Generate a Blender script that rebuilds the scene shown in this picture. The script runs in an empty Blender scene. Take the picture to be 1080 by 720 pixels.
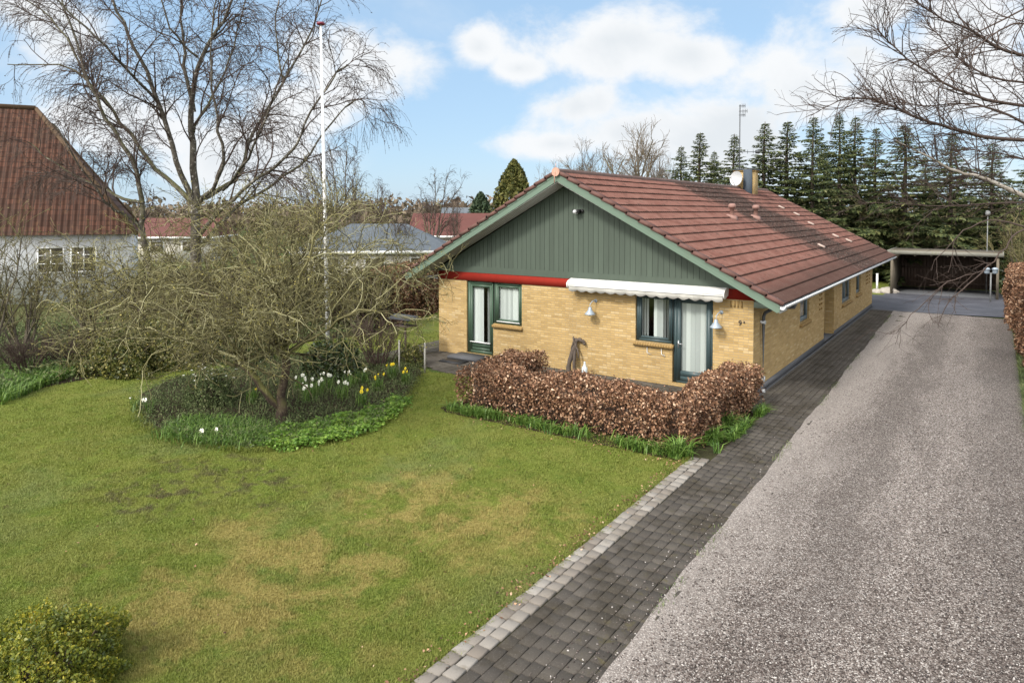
import bpy, math, random
import numpy as np
from mathutils import Vector

rnd = random.Random(7)
rng = np.random.default_rng(7)
PI = math.pi
R = math.radians
SC = bpy.context.scene
COL = SC.collection

# ------------------------------------------------------------------ survey
# The camera of the photograph, recovered from the house's vanishing points.
# gpx() gives the place on the ground (or at height z) seen at a photo pixel,
# dpx() a point at a given distance; both are only used to read off positions.
FPX, CYP, PITCH, YAW = 736.36, 245.17, 0.03, 0.607
CAM = np.array([4.772, -17.072, 4.506])
_F = np.array([-math.sin(YAW), math.cos(YAW), 0.0])
_R = np.array([math.cos(YAW), math.sin(YAW), 0.0])
_U = np.array([0, 0, 1.0])
_F2 = _F * math.cos(PITCH) - _U * math.sin(PITCH)
_U2 = _F * math.sin(PITCH) + _U * math.cos(PITCH)


def pray(x, y):
    return _F2 + _R * ((x - 540) / FPX) + _U2 * ((CYP - y) / FPX)


def gpx(x, y, z=0.0):
    d = pray(x, y)
    return CAM + d * ((z - CAM[2]) / d[2])


def dpx(x, y, dep):
    d = pray(x, y)
    return CAM + d * (dep / (d @ _F))


def foot(x, dep):
    p = dpx(x, 219, dep)
    return np.array([p[0], p[1], 0.0])


# ------------------------------------------------------------------ mesh tools
class MB:
    """collects vertices and faces of one mesh"""

    def __init__(s):
        s.V = []
        s.n = 0
        s.Q = []
        s.T = []
        s.qt = []
        s.tt = []
        s.P = []

    def add(s, V, quads=None, tris=None, qt=None, tt=None):
        V = np.asarray(V, float).reshape(-1, 3)
        if quads is not None and len(quads):
            q = np.asarray(quads, int).reshape(-1, 4) + s.n
            s.Q.append(q)
            s.qt.append(np.full(len(q), .5) if qt is None else np.broadcast_to(np.asarray(qt, float), (len(q),)))
        if tris is not None and len(tris):
            t = np.asarray(tris, int).reshape(-1, 3) + s.n
            s.T.append(t)
            s.tt.append(np.full(len(t), .5) if tt is None else np.broadcast_to(np.asarray(tt, float), (len(t),)))
        s.V.append(V)
        s.n += len(V)
        return s

    def box(s, a, b, tint=.5):
        x0, y0, z0 = a
        x1, y1, z1 = b
        V = [(x0, y0, z0), (x1, y0, z0), (x1, y1, z0), (x0, y1, z0), (x0, y0, z1), (x1, y0, z1), (x1, y1, z1), (x0, y1, z1)]
        return s.add(V, [(0, 3, 2, 1), (4, 5, 6, 7), (0, 1, 5, 4), (1, 2, 6, 5), (2, 3, 7, 6), (3, 0, 4, 7)], qt=tint)

    def hexa(s, V8, tint=.5):
        """eight corners: bottom loop then top loop"""
        return s.add(V8, [(0, 3, 2, 1), (4, 5, 6, 7), (0, 1, 5, 4), (1, 2, 6, 5), (2, 3, 7, 6), (3, 0, 4, 7)], qt=tint)

    def quad(s, a, b, c, d, tint=.5):
        return s.add([a, b, c, d], [(0, 1, 2, 3)], qt=tint)

    def prism(s, pts, vec, tint=.5):
        """polygon pts extruded by vec"""
        pts = [np.asarray(p, float) for p in pts]
        n = len(pts)
        vec = np.asarray(vec, float)
        s.poly([tuple(p) for p in pts], tint)
        s.poly([tuple(p + vec) for p in reversed(pts)], tint)
        V = pts + [p + vec for p in pts]
        return s.add(V, [(i, (i + 1) % n, (i + 1) % n + n, i + n) for i in range(n)], qt=tint)

    def poly(s, pts, tint=.5):
        s.P.append((np.arange(len(pts)) + s.n, tint))
        s.V.append(np.asarray(pts, float))
        s.n += len(pts)
        return s

    def tube(s, pts, r, k=8, cap=True, tint=.5):
        pts = np.asarray(pts, float)
        rr = np.broadcast_to(np.asarray(r, float), (len(pts),))
        tubes(s, pts[None], rr[None], k, tint)
        if cap:
            base = s.n - len(pts) * k
            s.P.append((np.arange(k)[::-1] + base, tint))
            s.P.append((np.arange(k) + s.n - k, tint))
        return s

    def lathe(s, prof, c, k=16, tint=.5, axis=2):
        """profile of (radius, height) turned about an axis through c"""
        a = np.arange(k) * 2 * PI / k
        V = []
        for r, h in prof:
            ring = np.stack([r * np.cos(a), r * np.sin(a), np.full(k, h)], 1)
            if axis == 1:
                ring = ring[:, [0, 2, 1]]
            if axis == 0:
                ring = ring[:, [2, 0, 1]]
            V.append(ring)
        V = np.concatenate(V) + np.asarray(c, float)
        q = []
        for i in range(len(prof) - 1):
            for j in range(k):
                q.append((i * k + j, i * k + (j + 1) % k, (i + 1) * k + (j + 1) % k, (i + 1) * k + j))
        return s.add(V, q, qt=tint)

    def build(s, name, mat, parent=None, smooth=False, origin=None, root=None):
        V = np.concatenate(s.V) if s.V else np.zeros((0, 3))
        off = np.zeros(3)
        if root is not None:
            off = np.array(root.location)
        elif origin is not None:
            off = np.asarray(origin, float)
        V = V - off
        me = bpy.data.meshes.new(name)
        me.vertices.add(len(V))
        me.vertices.foreach_set('co', V.astype(np.float32).ravel())
        Q = np.concatenate(s.Q) if s.Q else np.zeros((0, 4), int)
        T = np.concatenate(s.T) if s.T else np.zeros((0, 3), int)
        loops = [Q.ravel(), T.ravel()] + [p for p, _ in s.P]
        tot = np.concatenate([np.full(len(Q), 4), np.full(len(T), 3), np.array([len(p) for p, _ in s.P], int)]).astype(int)
        L = np.concatenate(loops).astype(np.int32)
        start = np.concatenate([[0], np.cumsum(tot)[:-1]]).astype(np.int32)
        me.loops.add(len(L))
        me.loops.foreach_set('vertex_index', L)
        me.polygons.add(len(tot))
        me.polygons.foreach_set('loop_start', start)
        me.update(calc_edges=True)
        tint = np.concatenate([np.concatenate(s.qt) if s.qt else np.zeros(0), np.concatenate(s.tt) if s.tt else np.zeros(0),
                               np.array([t for _, t in s.P], float)])
        at = me.attributes.new('tint', 'FLOAT', 'FACE')
        at.data.foreach_set('value', tint.astype(np.float32))
        if smooth:
            me.polygons.foreach_set('use_smooth', np.ones(len(tot), bool))
        if mat:
            me.materials.append(mat)
        o = bpy.data.objects.new(name, me)
        COL.objects.link(o)
        if parent is not None:
            o.parent = parent
        else:
            o.location = off
        return o


def tubes(mb, P, Rr, k, tint=.5):
    """m polylines of n points each -> m tubes with k sides"""
    m, n, _ = P.shape
    T = np.empty_like(P)
    T[:, 1:-1] = P[:, 2:] - P[:, :-2]
    T[:, 0] = P[:, 1] - P[:, 0]
    T[:, -1] = P[:, -1] - P[:, -2]
    T /= np.linalg.norm(T, axis=2, keepdims=True) + 1e-12
    ref = np.where(np.abs(T[:, :, 2:3]).mean(1, keepdims=True) > .8, np.array([1., 0, 0]), np.array([0, 0, 1.]))
    A = np.cross(T, np.broadcast_to(ref, T.shape))
    A /= np.linalg.norm(A, axis=2, keepdims=True) + 1e-12
    B = np.cross(T, A)
    a = np.arange(k) * 2 * PI / k
    V = P[:, :, None, :] + Rr[:, :, None, None] * (A[:, :, None, :] * np.cos(a)[None, None, :, None] + B[:, :, None, :] * np.sin(a)[None, None, :, None])
    i = np.arange(n - 1)[:, None] * k
    j = np.arange(k)[None, :]
    j2 = (j + 1) % k
    q = np.stack([i + j, i + j2, i + k + j2, i + k + j], -1).reshape(-1, 4)
    q = (q[None] + (np.arange(m) * n * k)[:, None, None]).reshape(-1, 4)
    tt = np.asarray(tint, float)
    if tt.ndim:
        tt = np.repeat(tt, (n - 1) * k)
    mb.add(V.reshape(-1, 3), q, qt=tt)


def polylines(mb, lines, k, tint=None):
    """lines: list of (pts list, radii list); grouped by length"""
    g = {}
    for idx, (p, r) in enumerate(lines):
        g.setdefault(len(p), []).append((p, r, rnd.random() if tint is None else tint))
    for n, L in g.items():
        if n < 2:
            continue
        P = np.array([l[0] for l in L], float)
        Rr = np.array([l[1] for l in L], float)
        tubes(mb, P, Rr, k, np.array([l[2] for l in L]))


def leaves(mb, P, size, tint=None, up=0.0, aspect=.6, nrm=None, spread=1.0):
    """small diamond leaves at points P, facing anywhere (up adds an upward bias)"""
    n = len(P)
    if n == 0:
        return
    N = rng.normal(size=(n, 3)) * spread
    if nrm is not None:
        N += nrm
    N[:, 2] += up
    N /= np.linalg.norm(N, axis=1, keepdims=True) + 1e-9
    X = np.cross(N, rng.normal(size=(n, 3)))
    X /= np.linalg.norm(X, axis=1, keepdims=True) + 1e-9
    Y = np.cross(N, X)
    s = np.asarray(size) * rng.uniform(.5, 1.45, n)
    s = s[:, None]
    V = np.stack([P - X * s, P + Y * s * aspect + N * s * .25, P + X * s, P - Y * s * aspect + N * s * .25], 1).reshape(-1, 3)
    q = np.arange(4 * n).reshape(n, 4)
    mb.add(V, q, qt=rng.random(n) if tint is None else tint)


def blades(mb, P, h, w, lean=.5, tint=None, bend=0.35):
    """grass-like blades: tapered two-piece strips"""
    n = len(P)
    if n == 0:
        return
    a = rng.uniform(0, 2 * PI, n)
    d = np.stack([np.cos(a), np.sin(a), np.zeros(n)], 1)
    s = np.stack([-np.sin(a), np.cos(a), np.zeros(n)], 1)
    hh = (np.asarray(h) * rng.uniform(.6, 1.25, n))[:, None]
    ww = np.asarray(w) * np.ones((n, 1))
    ln = rng.uniform(.1, 1, n)[:, None] * lean
    up = np.array([0, 0, 1.0])
    m = P + up * hh * .6 + d * hh * ln * .4
    t = P + up * hh * (1 - .3 * ln) + d * hh * ln * (1 + bend)
    V = np.stack([P - s * ww, P + s * ww, m + s * ww * .8, m - s * ww * .8, t], 1).reshape(-1, 3)
    b = np.arange(n)[:, None] * 5
    tq = rng.random(n) if tint is None else tint
    mb.add(V, np.concatenate([b, b + 1, b + 2, b + 3], 1), np.concatenate([b + 3, b + 2, b + 4], 1), qt=tq, tt=tq)


# ------------------------------------------------------------------ object tools
def tag(o, label=None, cat=None, group=None, kind=None):
    if label:
        o['label'] = label
    if cat:
        o['category'] = cat
    if group:
        o['group'] = group
    if kind:
        o['kind'] = kind
    return o


def thing(name, label, cat, loc=(0, 0, 0), group=None):
    o = bpy.data.objects.new(name, None)
    o.empty_display_size = .2
    COL.objects.link(o)
    o.location = tuple(float(v) for v in loc)
    return tag(o, label, cat, group)


def dup(root, loc, rotz=0, scale=1.0, label=None, group=None):
    r = root.copy()
    COL.objects.link(r)
    r.location = tuple(float(v) for v in loc)
    r.rotation_euler = (0, 0, rotz)
    r.scale = (scale, scale, scale) if not hasattr(scale, '__len__') else scale
    if label:
        r['label'] = label
    if group:
        r['group'] = group
    for ch in list(root.children):
        c = ch.copy()
        COL.objects.link(c)
        c.parent = r
        for gch in list(ch.children):
            d = gch.copy()
            COL.objects.link(d)
            d.parent = c
    return r


# ------------------------------------------------------------------ materials
class NT:
    def __init__(s, nt):
        s.nt = nt

    def n(s, typ, **kw):
        nd = s.nt.nodes.new(typ)
        for k, v in kw.items():
            if k.startswith('_'):
                nd.inputs[k[1:].replace('_', ' ')].default_value = v
            else:
                setattr(nd, k, v)
        return nd

    def set(s, sock, v):
        if isinstance(v, bpy.types.NodeSocket):
            s.nt.links.new(v, sock)
        elif v is not None:
            if sock.type == 'RGBA' and hasattr(v, '__len__') and len(v) == 3:
                v = tuple(v) + (1,)
            sock.default_value = v
        return s

    def math(s, op, a, b=None, c=None, clamp=False):
        nd = s.n('ShaderNodeMath', operation=op, use_clamp=clamp)
        s.set(nd.inputs[0], a)
        s.set(nd.inputs[1], b)
        s.set(nd.inputs[2], c)
        return nd.outputs[0]

    def mix(s, f, a, b, mode='MIX'):
        nd = s.n('ShaderNodeMix', data_type='RGBA', blend_type=mode)
        s.set(nd.inputs[0], f)
        s.set(nd.inputs[6], a)
        s.set(nd.inputs[7], b)
        return nd.outputs[2]

    def noise(s, vec, scale, detail=3, rough=.55, dist=0.0, dim='3D'):
        nd = s.n('ShaderNodeTexNoise', noise_dimensions=dim)
        s.set(nd.inputs['Vector'], vec)
        nd.inputs['Scale'].default_value = scale
        nd.inputs['Detail'].default_value = detail
        nd.inputs['Roughness'].default_value = rough
        nd.inputs['Distortion'].default_value = dist
        return nd.outputs['Fac']

    def ss(s, v, lo, hi):
        if lo > hi:
            return s.math('SUBTRACT', 1.0, s.ss(v, hi, lo))
        nd = s.n('ShaderNodeMapRange', interpolation_type='SMOOTHSTEP')
        s.set(nd.inputs[0], v)
        nd.inputs[1].default_value = lo
        nd.inputs[2].default_value = hi
        return nd.outputs[0]

    def ramp(s, v, stops):
        nd = s.n('ShaderNodeValToRGB')
        s.set(nd.inputs[0], v)
        e = nd.color_ramp.elements
        while len(e) < len(stops):
            e.new(.5)
        for i, (p, c) in enumerate(stops):
            e[i].position = p
            e[i].color = tuple(c) + (1,)
        return nd.outputs[0]

    def pos(s):
        return s.n('ShaderNodeNewGeometry').outputs['Position']

    def obj(s):
        return s.n('ShaderNodeTexCoord').outputs['Object']

    def xyz(s, v):
        nd = s.n('ShaderNodeSeparateXYZ')
        s.set(nd.inputs[0], v)
        return nd.outputs

    def comb(s, x, y, z=0.0):
        nd = s.n('ShaderNodeCombineXYZ')
        s.set(nd.inputs[0], x)
        s.set(nd.inputs[1], y)
        s.set(nd.inputs[2], z)
        return nd.outputs[0]

    def tint(s):
        return s.n('ShaderNodeAttribute', attribute_name='tint').outputs['Fac']

    def bump(s, h, strength=.3, dist=.02):
        nd = s.n('ShaderNodeBump')
        nd.inputs['Strength'].default_value = strength
        nd.inputs['Distance'].default_value = dist
        s.set(nd.inputs['Height'], h)
        return nd.outputs[0]

    def scale(s, v, sc):
        nd = s.n('ShaderNodeMapping')
        s.set(nd.inputs[0], v)
        nd.inputs['Scale'].default_value = sc
        return nd.outputs[0]


def material(name, fn):
    m = bpy.data.materials.new(name)
    m.use_nodes = True
    nt = m.node_tree
    nt.nodes.clear()
    t = NT(nt)
    out = t.n('ShaderNodeOutputMaterial')
    sh = fn(t)
    nt.links.new(sh, out.inputs[0])
    return m


def pbsdf(t, col, rough=.7, normal=None, metal=0.0, spec=.5, **kw):
    p = t.n('ShaderNodeBsdfPrincipled')
    t.set(p.inputs['Base Color'], col)
    t.set(p.inputs['Roughness'], rough)
    t.set(p.inputs['Metallic'], metal)
    t.set(p.inputs['Specular IOR Level'], spec)
    if normal is not None:
        t.set(p.inputs['Normal'], normal)
    for k, v in kw.items():
        t.set(p.inputs[k.replace('_', ' ')], v)
    return p.outputs[0]


def simple(name, c, rough=.6, var=.12, sc=3.0, metal=0.0, spec=.4, bumpy=0.0, dirt=None):
    """painted or plain surface with soft tone variation and fine grain"""
    def f(t):
        o = t.obj()
        n1 = t.noise(o, sc, 5, .65)
        k = t.math('MULTIPLY_ADD', n1, 2 * var, 1 - var)
        cc = t.n('ShaderNodeVectorMath', operation='SCALE')
        t.set(cc.inputs[0], tuple(c))
        t.set(cc.inputs['Scale'], k)
        col = cc.outputs[0]
        if dirt:
            d = t.ss(t.noise(t.scale(o, (1, 1, .25)), 4.5, 6, .7), .52, .75)
            col = t.mix(t.math('MULTIPLY', d, dirt[1]), col, dirt[0])
        nb = t.bump(t.noise(o, 60, 3), bumpy, .01) if bumpy else None
        return pbsdf(t, col, rough, nb, metal, spec)
    return material(name, f)


def leafmat(name, stops, rough=.55, trans=.25, spec=.3, patch=None):
    def f(t):
        v = t.tint()
        if patch:
            v = t.math('ADD', t.math('MULTIPLY', v, .6), t.math('MULTIPLY', t.ss(t.noise(t.pos(), patch, 3), .3, .7), .4))
        col = t.ramp(v, stops)
        a = pbsdf(t, col, rough, spec=spec)
        b = t.n('ShaderNodeBsdfTranslucent')
        t.set(b.inputs[0], col)
        m = t.n('ShaderNodeMixShader')
        m.inputs[0].default_value = trans
        t.nt.links.new(a, m.inputs[1])
        t.nt.links.new(b.outputs[0], m.inputs[2])
        return m.outputs[0]
    return material(name, f)


def barkmat(name, a, b, c, sc=6.0, lo=.35, hi=.65, moss=None):
    def f(t):
        o = t.obj()
        n1 = t.ss(t.noise(o, sc, 6, .7), lo, hi)
        col = t.mix(n1, a, b)
        col = t.mix(t.ss(t.noise(o, sc * 3.7, 4, .6), .55, .7), col, c)
        if moss:
            nz = t.xyz(t.n('ShaderNodeNewGeometry').outputs['Normal'])[2]
            k = t.math('MULTIPLY', t.ss(t.math('ADD', nz, t.noise(o, 5, 4)), .45, 1.2), .8)
            col = t.mix(k, col, moss)
        return pbsdf(t, col, .85, t.bump(t.noise(t.scale(o, (1, 1, .3)), sc * 5, 4), .5, .02), spec=.2)
    return material(name, f)


def lawncolor(t):
    """colour of the mown lawn by place: green, straw-yellow, mossy and worn zones"""
    p = t.pos()
    x, y, z = t.xyz(p)
    flat = t.comb(x, y, 0.0)
    n1 = t.noise(flat, .33, 4, .6, .6)
    n2 = t.noise(flat, 1.1, 5, .65, .4)
    n3 = t.noise(flat, 7, 4, .7)
    nd = t.math('MULTIPLY', t.math('SUBTRACT', t.noise(flat, 1.3, 4, .6), .5), 1.6)

    def blob(cx, cy, rx, ry):
        a = t.math('DIVIDE', t.math('SUBTRACT', x, cx), rx)
        b = t.math('DIVIDE', t.math('SUBTRACT', y, cy), ry)
        d = t.math('SQRT', t.math('ADD', t.math('MULTIPLY', a, a), t.math('MULTIPLY', b, b)))
        return t.ss(t.math('ADD', t.math('SUBTRACT', 1.15, d), nd), .1, .8)
    green = t.mix(n3, (.118, .160, .020), (.185, .225, .036))
    cool = t.mix(n3, (.098, .158, .036), (.150, .21, .064))
    straw = t.mix(n3, (.26, .21, .06), (.38, .31, .105))
    col = t.mix(t.ss(n1, .50, .72), green, cool)
    sv = t.ss(t.math('ADD', t.math('MULTIPLY', n1, .3), t.math('MULTIPLY', n2, .7)), .42, .55)
    # the middle of the lawn is dry, the rims are green
    dry = t.math('MAXIMUM', blob(*DRY[0]), t.math('MAXIMUM', blob(*DRY[1]), blob(*DRY[2])))
    col = t.mix(t.math('MULTIPLY', t.math('MULTIPLY', sv, t.math('MULTIPLY_ADD', dry, .85, .18)), .95), col, straw)
    worn = t.math('MAXIMUM', blob(*WORN[0]), blob(*WORN[1]))
    wv = t.math('MULTIPLY', worn, t.ss(t.noise(flat, 2.6, 5, .7, .5), .46, .62))
    col = t.mix(t.math('MULTIPLY', wv, .9), col, t.mix(n3, (.05, .040, .022), (.10, .08, .045)))
    mossy = t.ss(t.noise(flat, 3.4, 5, .7, .8), .52, .66)
    col = t.mix(t.math('MULTIPLY', mossy, .6), col, t.mix(n3, (.066, .120, .012), (.11, .175, .022)))
    bright = t.ss(t.noise(flat, 1.7, 5, .65, .5), .56, .72)
    col = t.mix(t.math('MULTIPLY', bright, .5), col, t.mix(n3, (.150, .23, .022), (.22, .30, .042)))
    thin = t.ss(t.noise(flat, 5.3, 5, .75, 1.0), .60, .72)
    col = t.mix(t.math('MULTIPLY', thin, .5), col, (.125, .088, .038))
    spots = t.ss(t.noise(flat, 3.1, 3, .5), .68, .74)
    col = t.mix(t.math('MULTIPLY', spots, .6), col, (.10, .072, .036))
    return col, n3


_a, _b, _c = gpx(300, 610), gpx(480, 540), gpx(120, 640)
DRY = [(_a[0], _a[1], 2.3, 2.3), (_b[0], _b[1], 2.4, 1.9), (_c[0], _c[1], 1.5, 1.5)]
_a, _b = gpx(250, 505), gpx(160, 520)
WORN = [(_a[0], _a[1], 2.2, 1.0), (_b[0], _b[1], 1.6, .8)]


def f_lawn(t):
    col, n3 = lawncolor(t)
    col = t.mix(.25, col, (.05, .045, .018))
    return pbsdf(t, col, .9, t.bump(t.noise(t.pos(), 45, 4, .7), .9, .04), spec=.15)


def f_blade(t):
    col, n3 = lawncolor(t)
    v = t.tint()
    col = t.mix(t.ss(v, .0, 1.0), t.mix(.2, col, (.05, .075, .012)), t.mix(.25, col, (.30, .29, .09)))
    a = pbsdf(t, col, .6, spec=.25)
    b = t.n('ShaderNodeBsdfTranslucent')
    t.set(b.inputs[0], col)
    m = t.n('ShaderNodeMixShader')
    m.inputs[0].default_value = .3
    t.nt.links.new(a, m.inputs[1])
    t.nt.links.new(b.outputs[0], m.inputs[2])
    return m.outputs[0]


def f_ground(t):
    p = t.pos()
    n = t.noise(p, .08, 5, .6)
    n2 = t.noise(p, 1.5, 4, .6)
    col = t.mix(t.ss(n, .4, .6), (.055, .085, .02), (.085, .085, .035))
    col = t.mix(t.ss(n2, .4, .7), col, (.05, .055, .02))
    return pbsdf(t, col, .95, t.bump(n2, .5, .1), spec=.1)


def f_gravel(t):
    p = t.pos()
    x, y, z = t.xyz(p)
    v1 = t.n('ShaderNodeTexVoronoi', _Scale=78.0)
    t.set(v1.inputs['Vector'], p)
    v2 = t.n('ShaderNodeTexVoronoi', _Scale=38.0)
    t.set(v2.inputs['Vector'], t.scale(p, (1, 1, 1)))
    c1 = t.xyz(v1.outputs['Color'])[0]
    c2 = t.xyz(v2.outputs['Color'])[1]
    stops = [(0, (.022, .018, .015)), (.25, (.080, .064, .055)), (.45, (.145, .120, .104)), (.62, (.20, .169, .149)), (.8, (.275, .240, .215)), (1, (.54, .505, .47))]
    s1 = t.ramp(c1, stops)
    s2 = t.ramp(c2, stops)
    near = t.ss(v2.outputs['Distance'], .5, .35)
    pick = t.math('MULTIPLY', t.ss(t.xyz(v2.outputs['Color'])[2], .62, .66), near)
    col = t.mix(pick, s1, s2)
    # tracks of the wheels are pressed darker, the edge along the pavers is lighter
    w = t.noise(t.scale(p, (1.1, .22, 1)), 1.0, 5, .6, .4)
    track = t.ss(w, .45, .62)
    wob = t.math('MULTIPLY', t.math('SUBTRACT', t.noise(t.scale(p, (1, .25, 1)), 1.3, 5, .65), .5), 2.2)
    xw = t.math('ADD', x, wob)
    lane_shade = t.math('MAXIMUM', t.ss(t.math('ABSOLUTE', t.math('SUBTRACT', xw, 3.0)), .62, .1), t.ss(xw, 4.1, 4.9))  # right-hand band: tree shade painted in, with leaf litter
    dk = t.math('MAXIMUM', t.math('MULTIPLY', lane_shade, .75), t.math('MULTIPLY', track, .5))
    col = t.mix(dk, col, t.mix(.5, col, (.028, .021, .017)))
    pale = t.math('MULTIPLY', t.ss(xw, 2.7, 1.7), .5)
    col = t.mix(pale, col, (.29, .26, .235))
    fine = t.ss(t.noise(t.scale(p, (1, .35, 1)), 2.2, 5, .65), .55, .75)
    col = t.mix(t.math('MULTIPLY', fine, .2), col, (.17, .145, .13))
    h = t.math('SUBTRACT', 1.0, v1.outputs['Distance'])
    h2 = t.math('MULTIPLY', t.math('MULTIPLY', t.math('SUBTRACT', .5, v2.outputs['Distance']), pick), 2.0)
    return pbsdf(t, col, .85, t.bump(t.math('ADD', h, h2), .8, .015), spec=.25)


def f_stone(t):
    return pbsdf(t, t.ramp(t.tint(), [(0, (.02, .017, .016)), (.3, (.07, .054, .048)), (.6, (.14, .115, .104)), (.85, (.23, .205, .19)), (1, (.44, .415, .39))]), .8,
                 t.bump(t.noise(t.obj(), 90, 2), .2, .005), spec=.3)


def f_paver(t):
    p = t.pos()
    x, y, z = t.xyz(p)
    v = t.tint()
    base = t.ramp(v, [(0, (.050, .044, .038)), (.5, (.060, .053, .045)), (1, (.076, .067, .057))])
    n = t.noise(p, 1.2, 5, .65)
    col = t.mix(t.ss(n, .45, .62), base, (.040, .034, .026))
    moss = t.ss(t.noise(p, 5.5, 5, .7), .54, .68)
    edge = t.ss(x, 1.15, 1.7)
    col = t.mix(t.math('MULTIPLY', moss, t.math('MULTIPLY_ADD', edge, .55, .2)), col, (.075, .064, .026))
    pale = t.ss(t.math('ADD', t.noise(p, .8, 4), t.math('MULTIPLY', t.ss(x, .75, .2), .28)), .6, .78)
    col = t.mix(t.math('MULTIPLY', pale, .35), col, (.13, .118, .10))
    sp = t.ss(t.noise(p, 60, 3, .7), .56, .72)
    col = t.mix(t.math('MULTIPLY', sp, .6), col, (.165, .148, .128))
    return pbsdf(t, col, .9, t.bump(t.noise(p, 80, 4, .7), .5, .01), spec=.2)


def f_sett(t):
    p = t.pos()
    base = t.ramp(t.tint(), [(0, (.145, .125, .105)), (.5, (.19, .172, .15)), (1, (.245, .228, .205))])
    d = t.ss(t.noise(p, 3.2, 5, .7), .5, .7)
    col = t.mix(t.math('MULTIPLY', d, .55), base, (.10, .084, .062))
    sp = t.ss(t.noise(p, 70, 3, .7), .55, .7)
    col = t.mix(t.math('MULTIPLY', sp, .3), col, (.07, .063, .05))
    return pbsdf(t, col, .9, t.bump(t.noise(p, 80, 4, .7), .5, .01), spec=.2)


def f_joint(t):
    p = t.pos()
    col = t.mix(t.noise(p, 12, 4), (.022, .02, .014), (.055, .055, .022))
    return pbsdf(t, col, .95, t.bump(t.noise(p, 50, 3), .6, .02), spec=.1)


def f_soil(t):
    p = t.pos()
    col = t.mix(t.noise(p, 6, 6, .7), (.016, .012, .008), (.062, .046, .03))
    return pbsdf(t, col, .95, t.bump(t.noise(p, 25, 5, .7), 1, .05), spec=.1)


def f_asphalt(t):
    p = t.pos()
    n = t.noise(p, .9, 5, .65)
    col = t.mix(t.ss(n, .35, .7), (.040, .042, .052), (.078, .080, .095))
    sp = t.ss(t.noise(p, 90, 2, .6), .55, .7)
    col = t.mix(t.math('MULTIPLY', sp, .4), col, (.2, .2, .21))
    return pbsdf(t, col, .62, t.bump(t.noise(p, 90, 3), .4, .01), spec=.45)


def brickmat(name, c1, c2, mort, dirt=(.25, .18, .08), flat=False):
    def f(t):
        p = t.pos()
        x, y, z = t.xyz(p)
        u = t.math('ADD', x, y)
        b = t.n('ShaderNodeTexBrick', offset=.5, offset_frequency=2)
        t.set(b.inputs['Vector'], t.comb(u, z, 0.0))
        b.inputs['Scale'].default_value = 1.0
        b.inputs['Brick Width'].default_value = .238
        b.inputs['Row Height'].default_value = .0667
        b.inputs['Mortar Size'].default_value = .0065
        b.inputs['Mortar Smooth'].default_value = .25
        b.inputs['Bias'].default_value = 0.0
        t.set(b.inputs['Color1'], (0, 0, 0))
        t.set(b.inputs['Color2'], (1, 1, 1))
        t.set(b.inputs['Mortar'], (.5, .5, .5))
        v = t.xyz(b.outputs['Color'])[0]
        # finer second pick per brick so that neighbours differ in three ways
        wn = t.n('ShaderNodeTexWhiteNoise', noise_dimensions='2D')
        row = t.math('FLOOR', t.math('DIVIDE', z, .0667))
        half = t.math('MULTIPLY', t.math('MODULO', row, 2.0), .119)
        cell = t.math('FLOOR', t.math('DIVIDE', t.math('ADD', u, half), .238))
        t.set(wn.inputs['Vector'], t.comb(cell, row, 0.0))
        w = wn.outputs['Value']
        col = t.mix(w, c1, c2)
        col = t.mix(t.math('MULTIPLY', t.ss(w, .88, .95), .5), col, (.46, .36, .21))
        col = t.mix(t.math('MULTIPLY', t.ss(wn.outputs['Color'], .8, .95), .35), col, (.22, .13, .05))
        col = t.mix(t.math('MULTIPLY', t.ss(t.noise(p, 1.1, 5, .65), .5, .72), .28), col, dirt)
        col = t.mix(t.math('MULTIPLY', t.ss(t.noise(p, 14, 4, .7), .5, .75), .3), col, (.44, .31, .135))
        m = b.outputs['Fac']
        col = t.mix(m, col, mort)
        h = t.math('MULTIPLY_ADD', t.noise(p, 40, 3), .3, t.math('SUBTRACT', 1.0, m))
        return pbsdf(t, col, .85, t.bump(h, .7, .012), spec=.2)
    return material(name, f)


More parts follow.
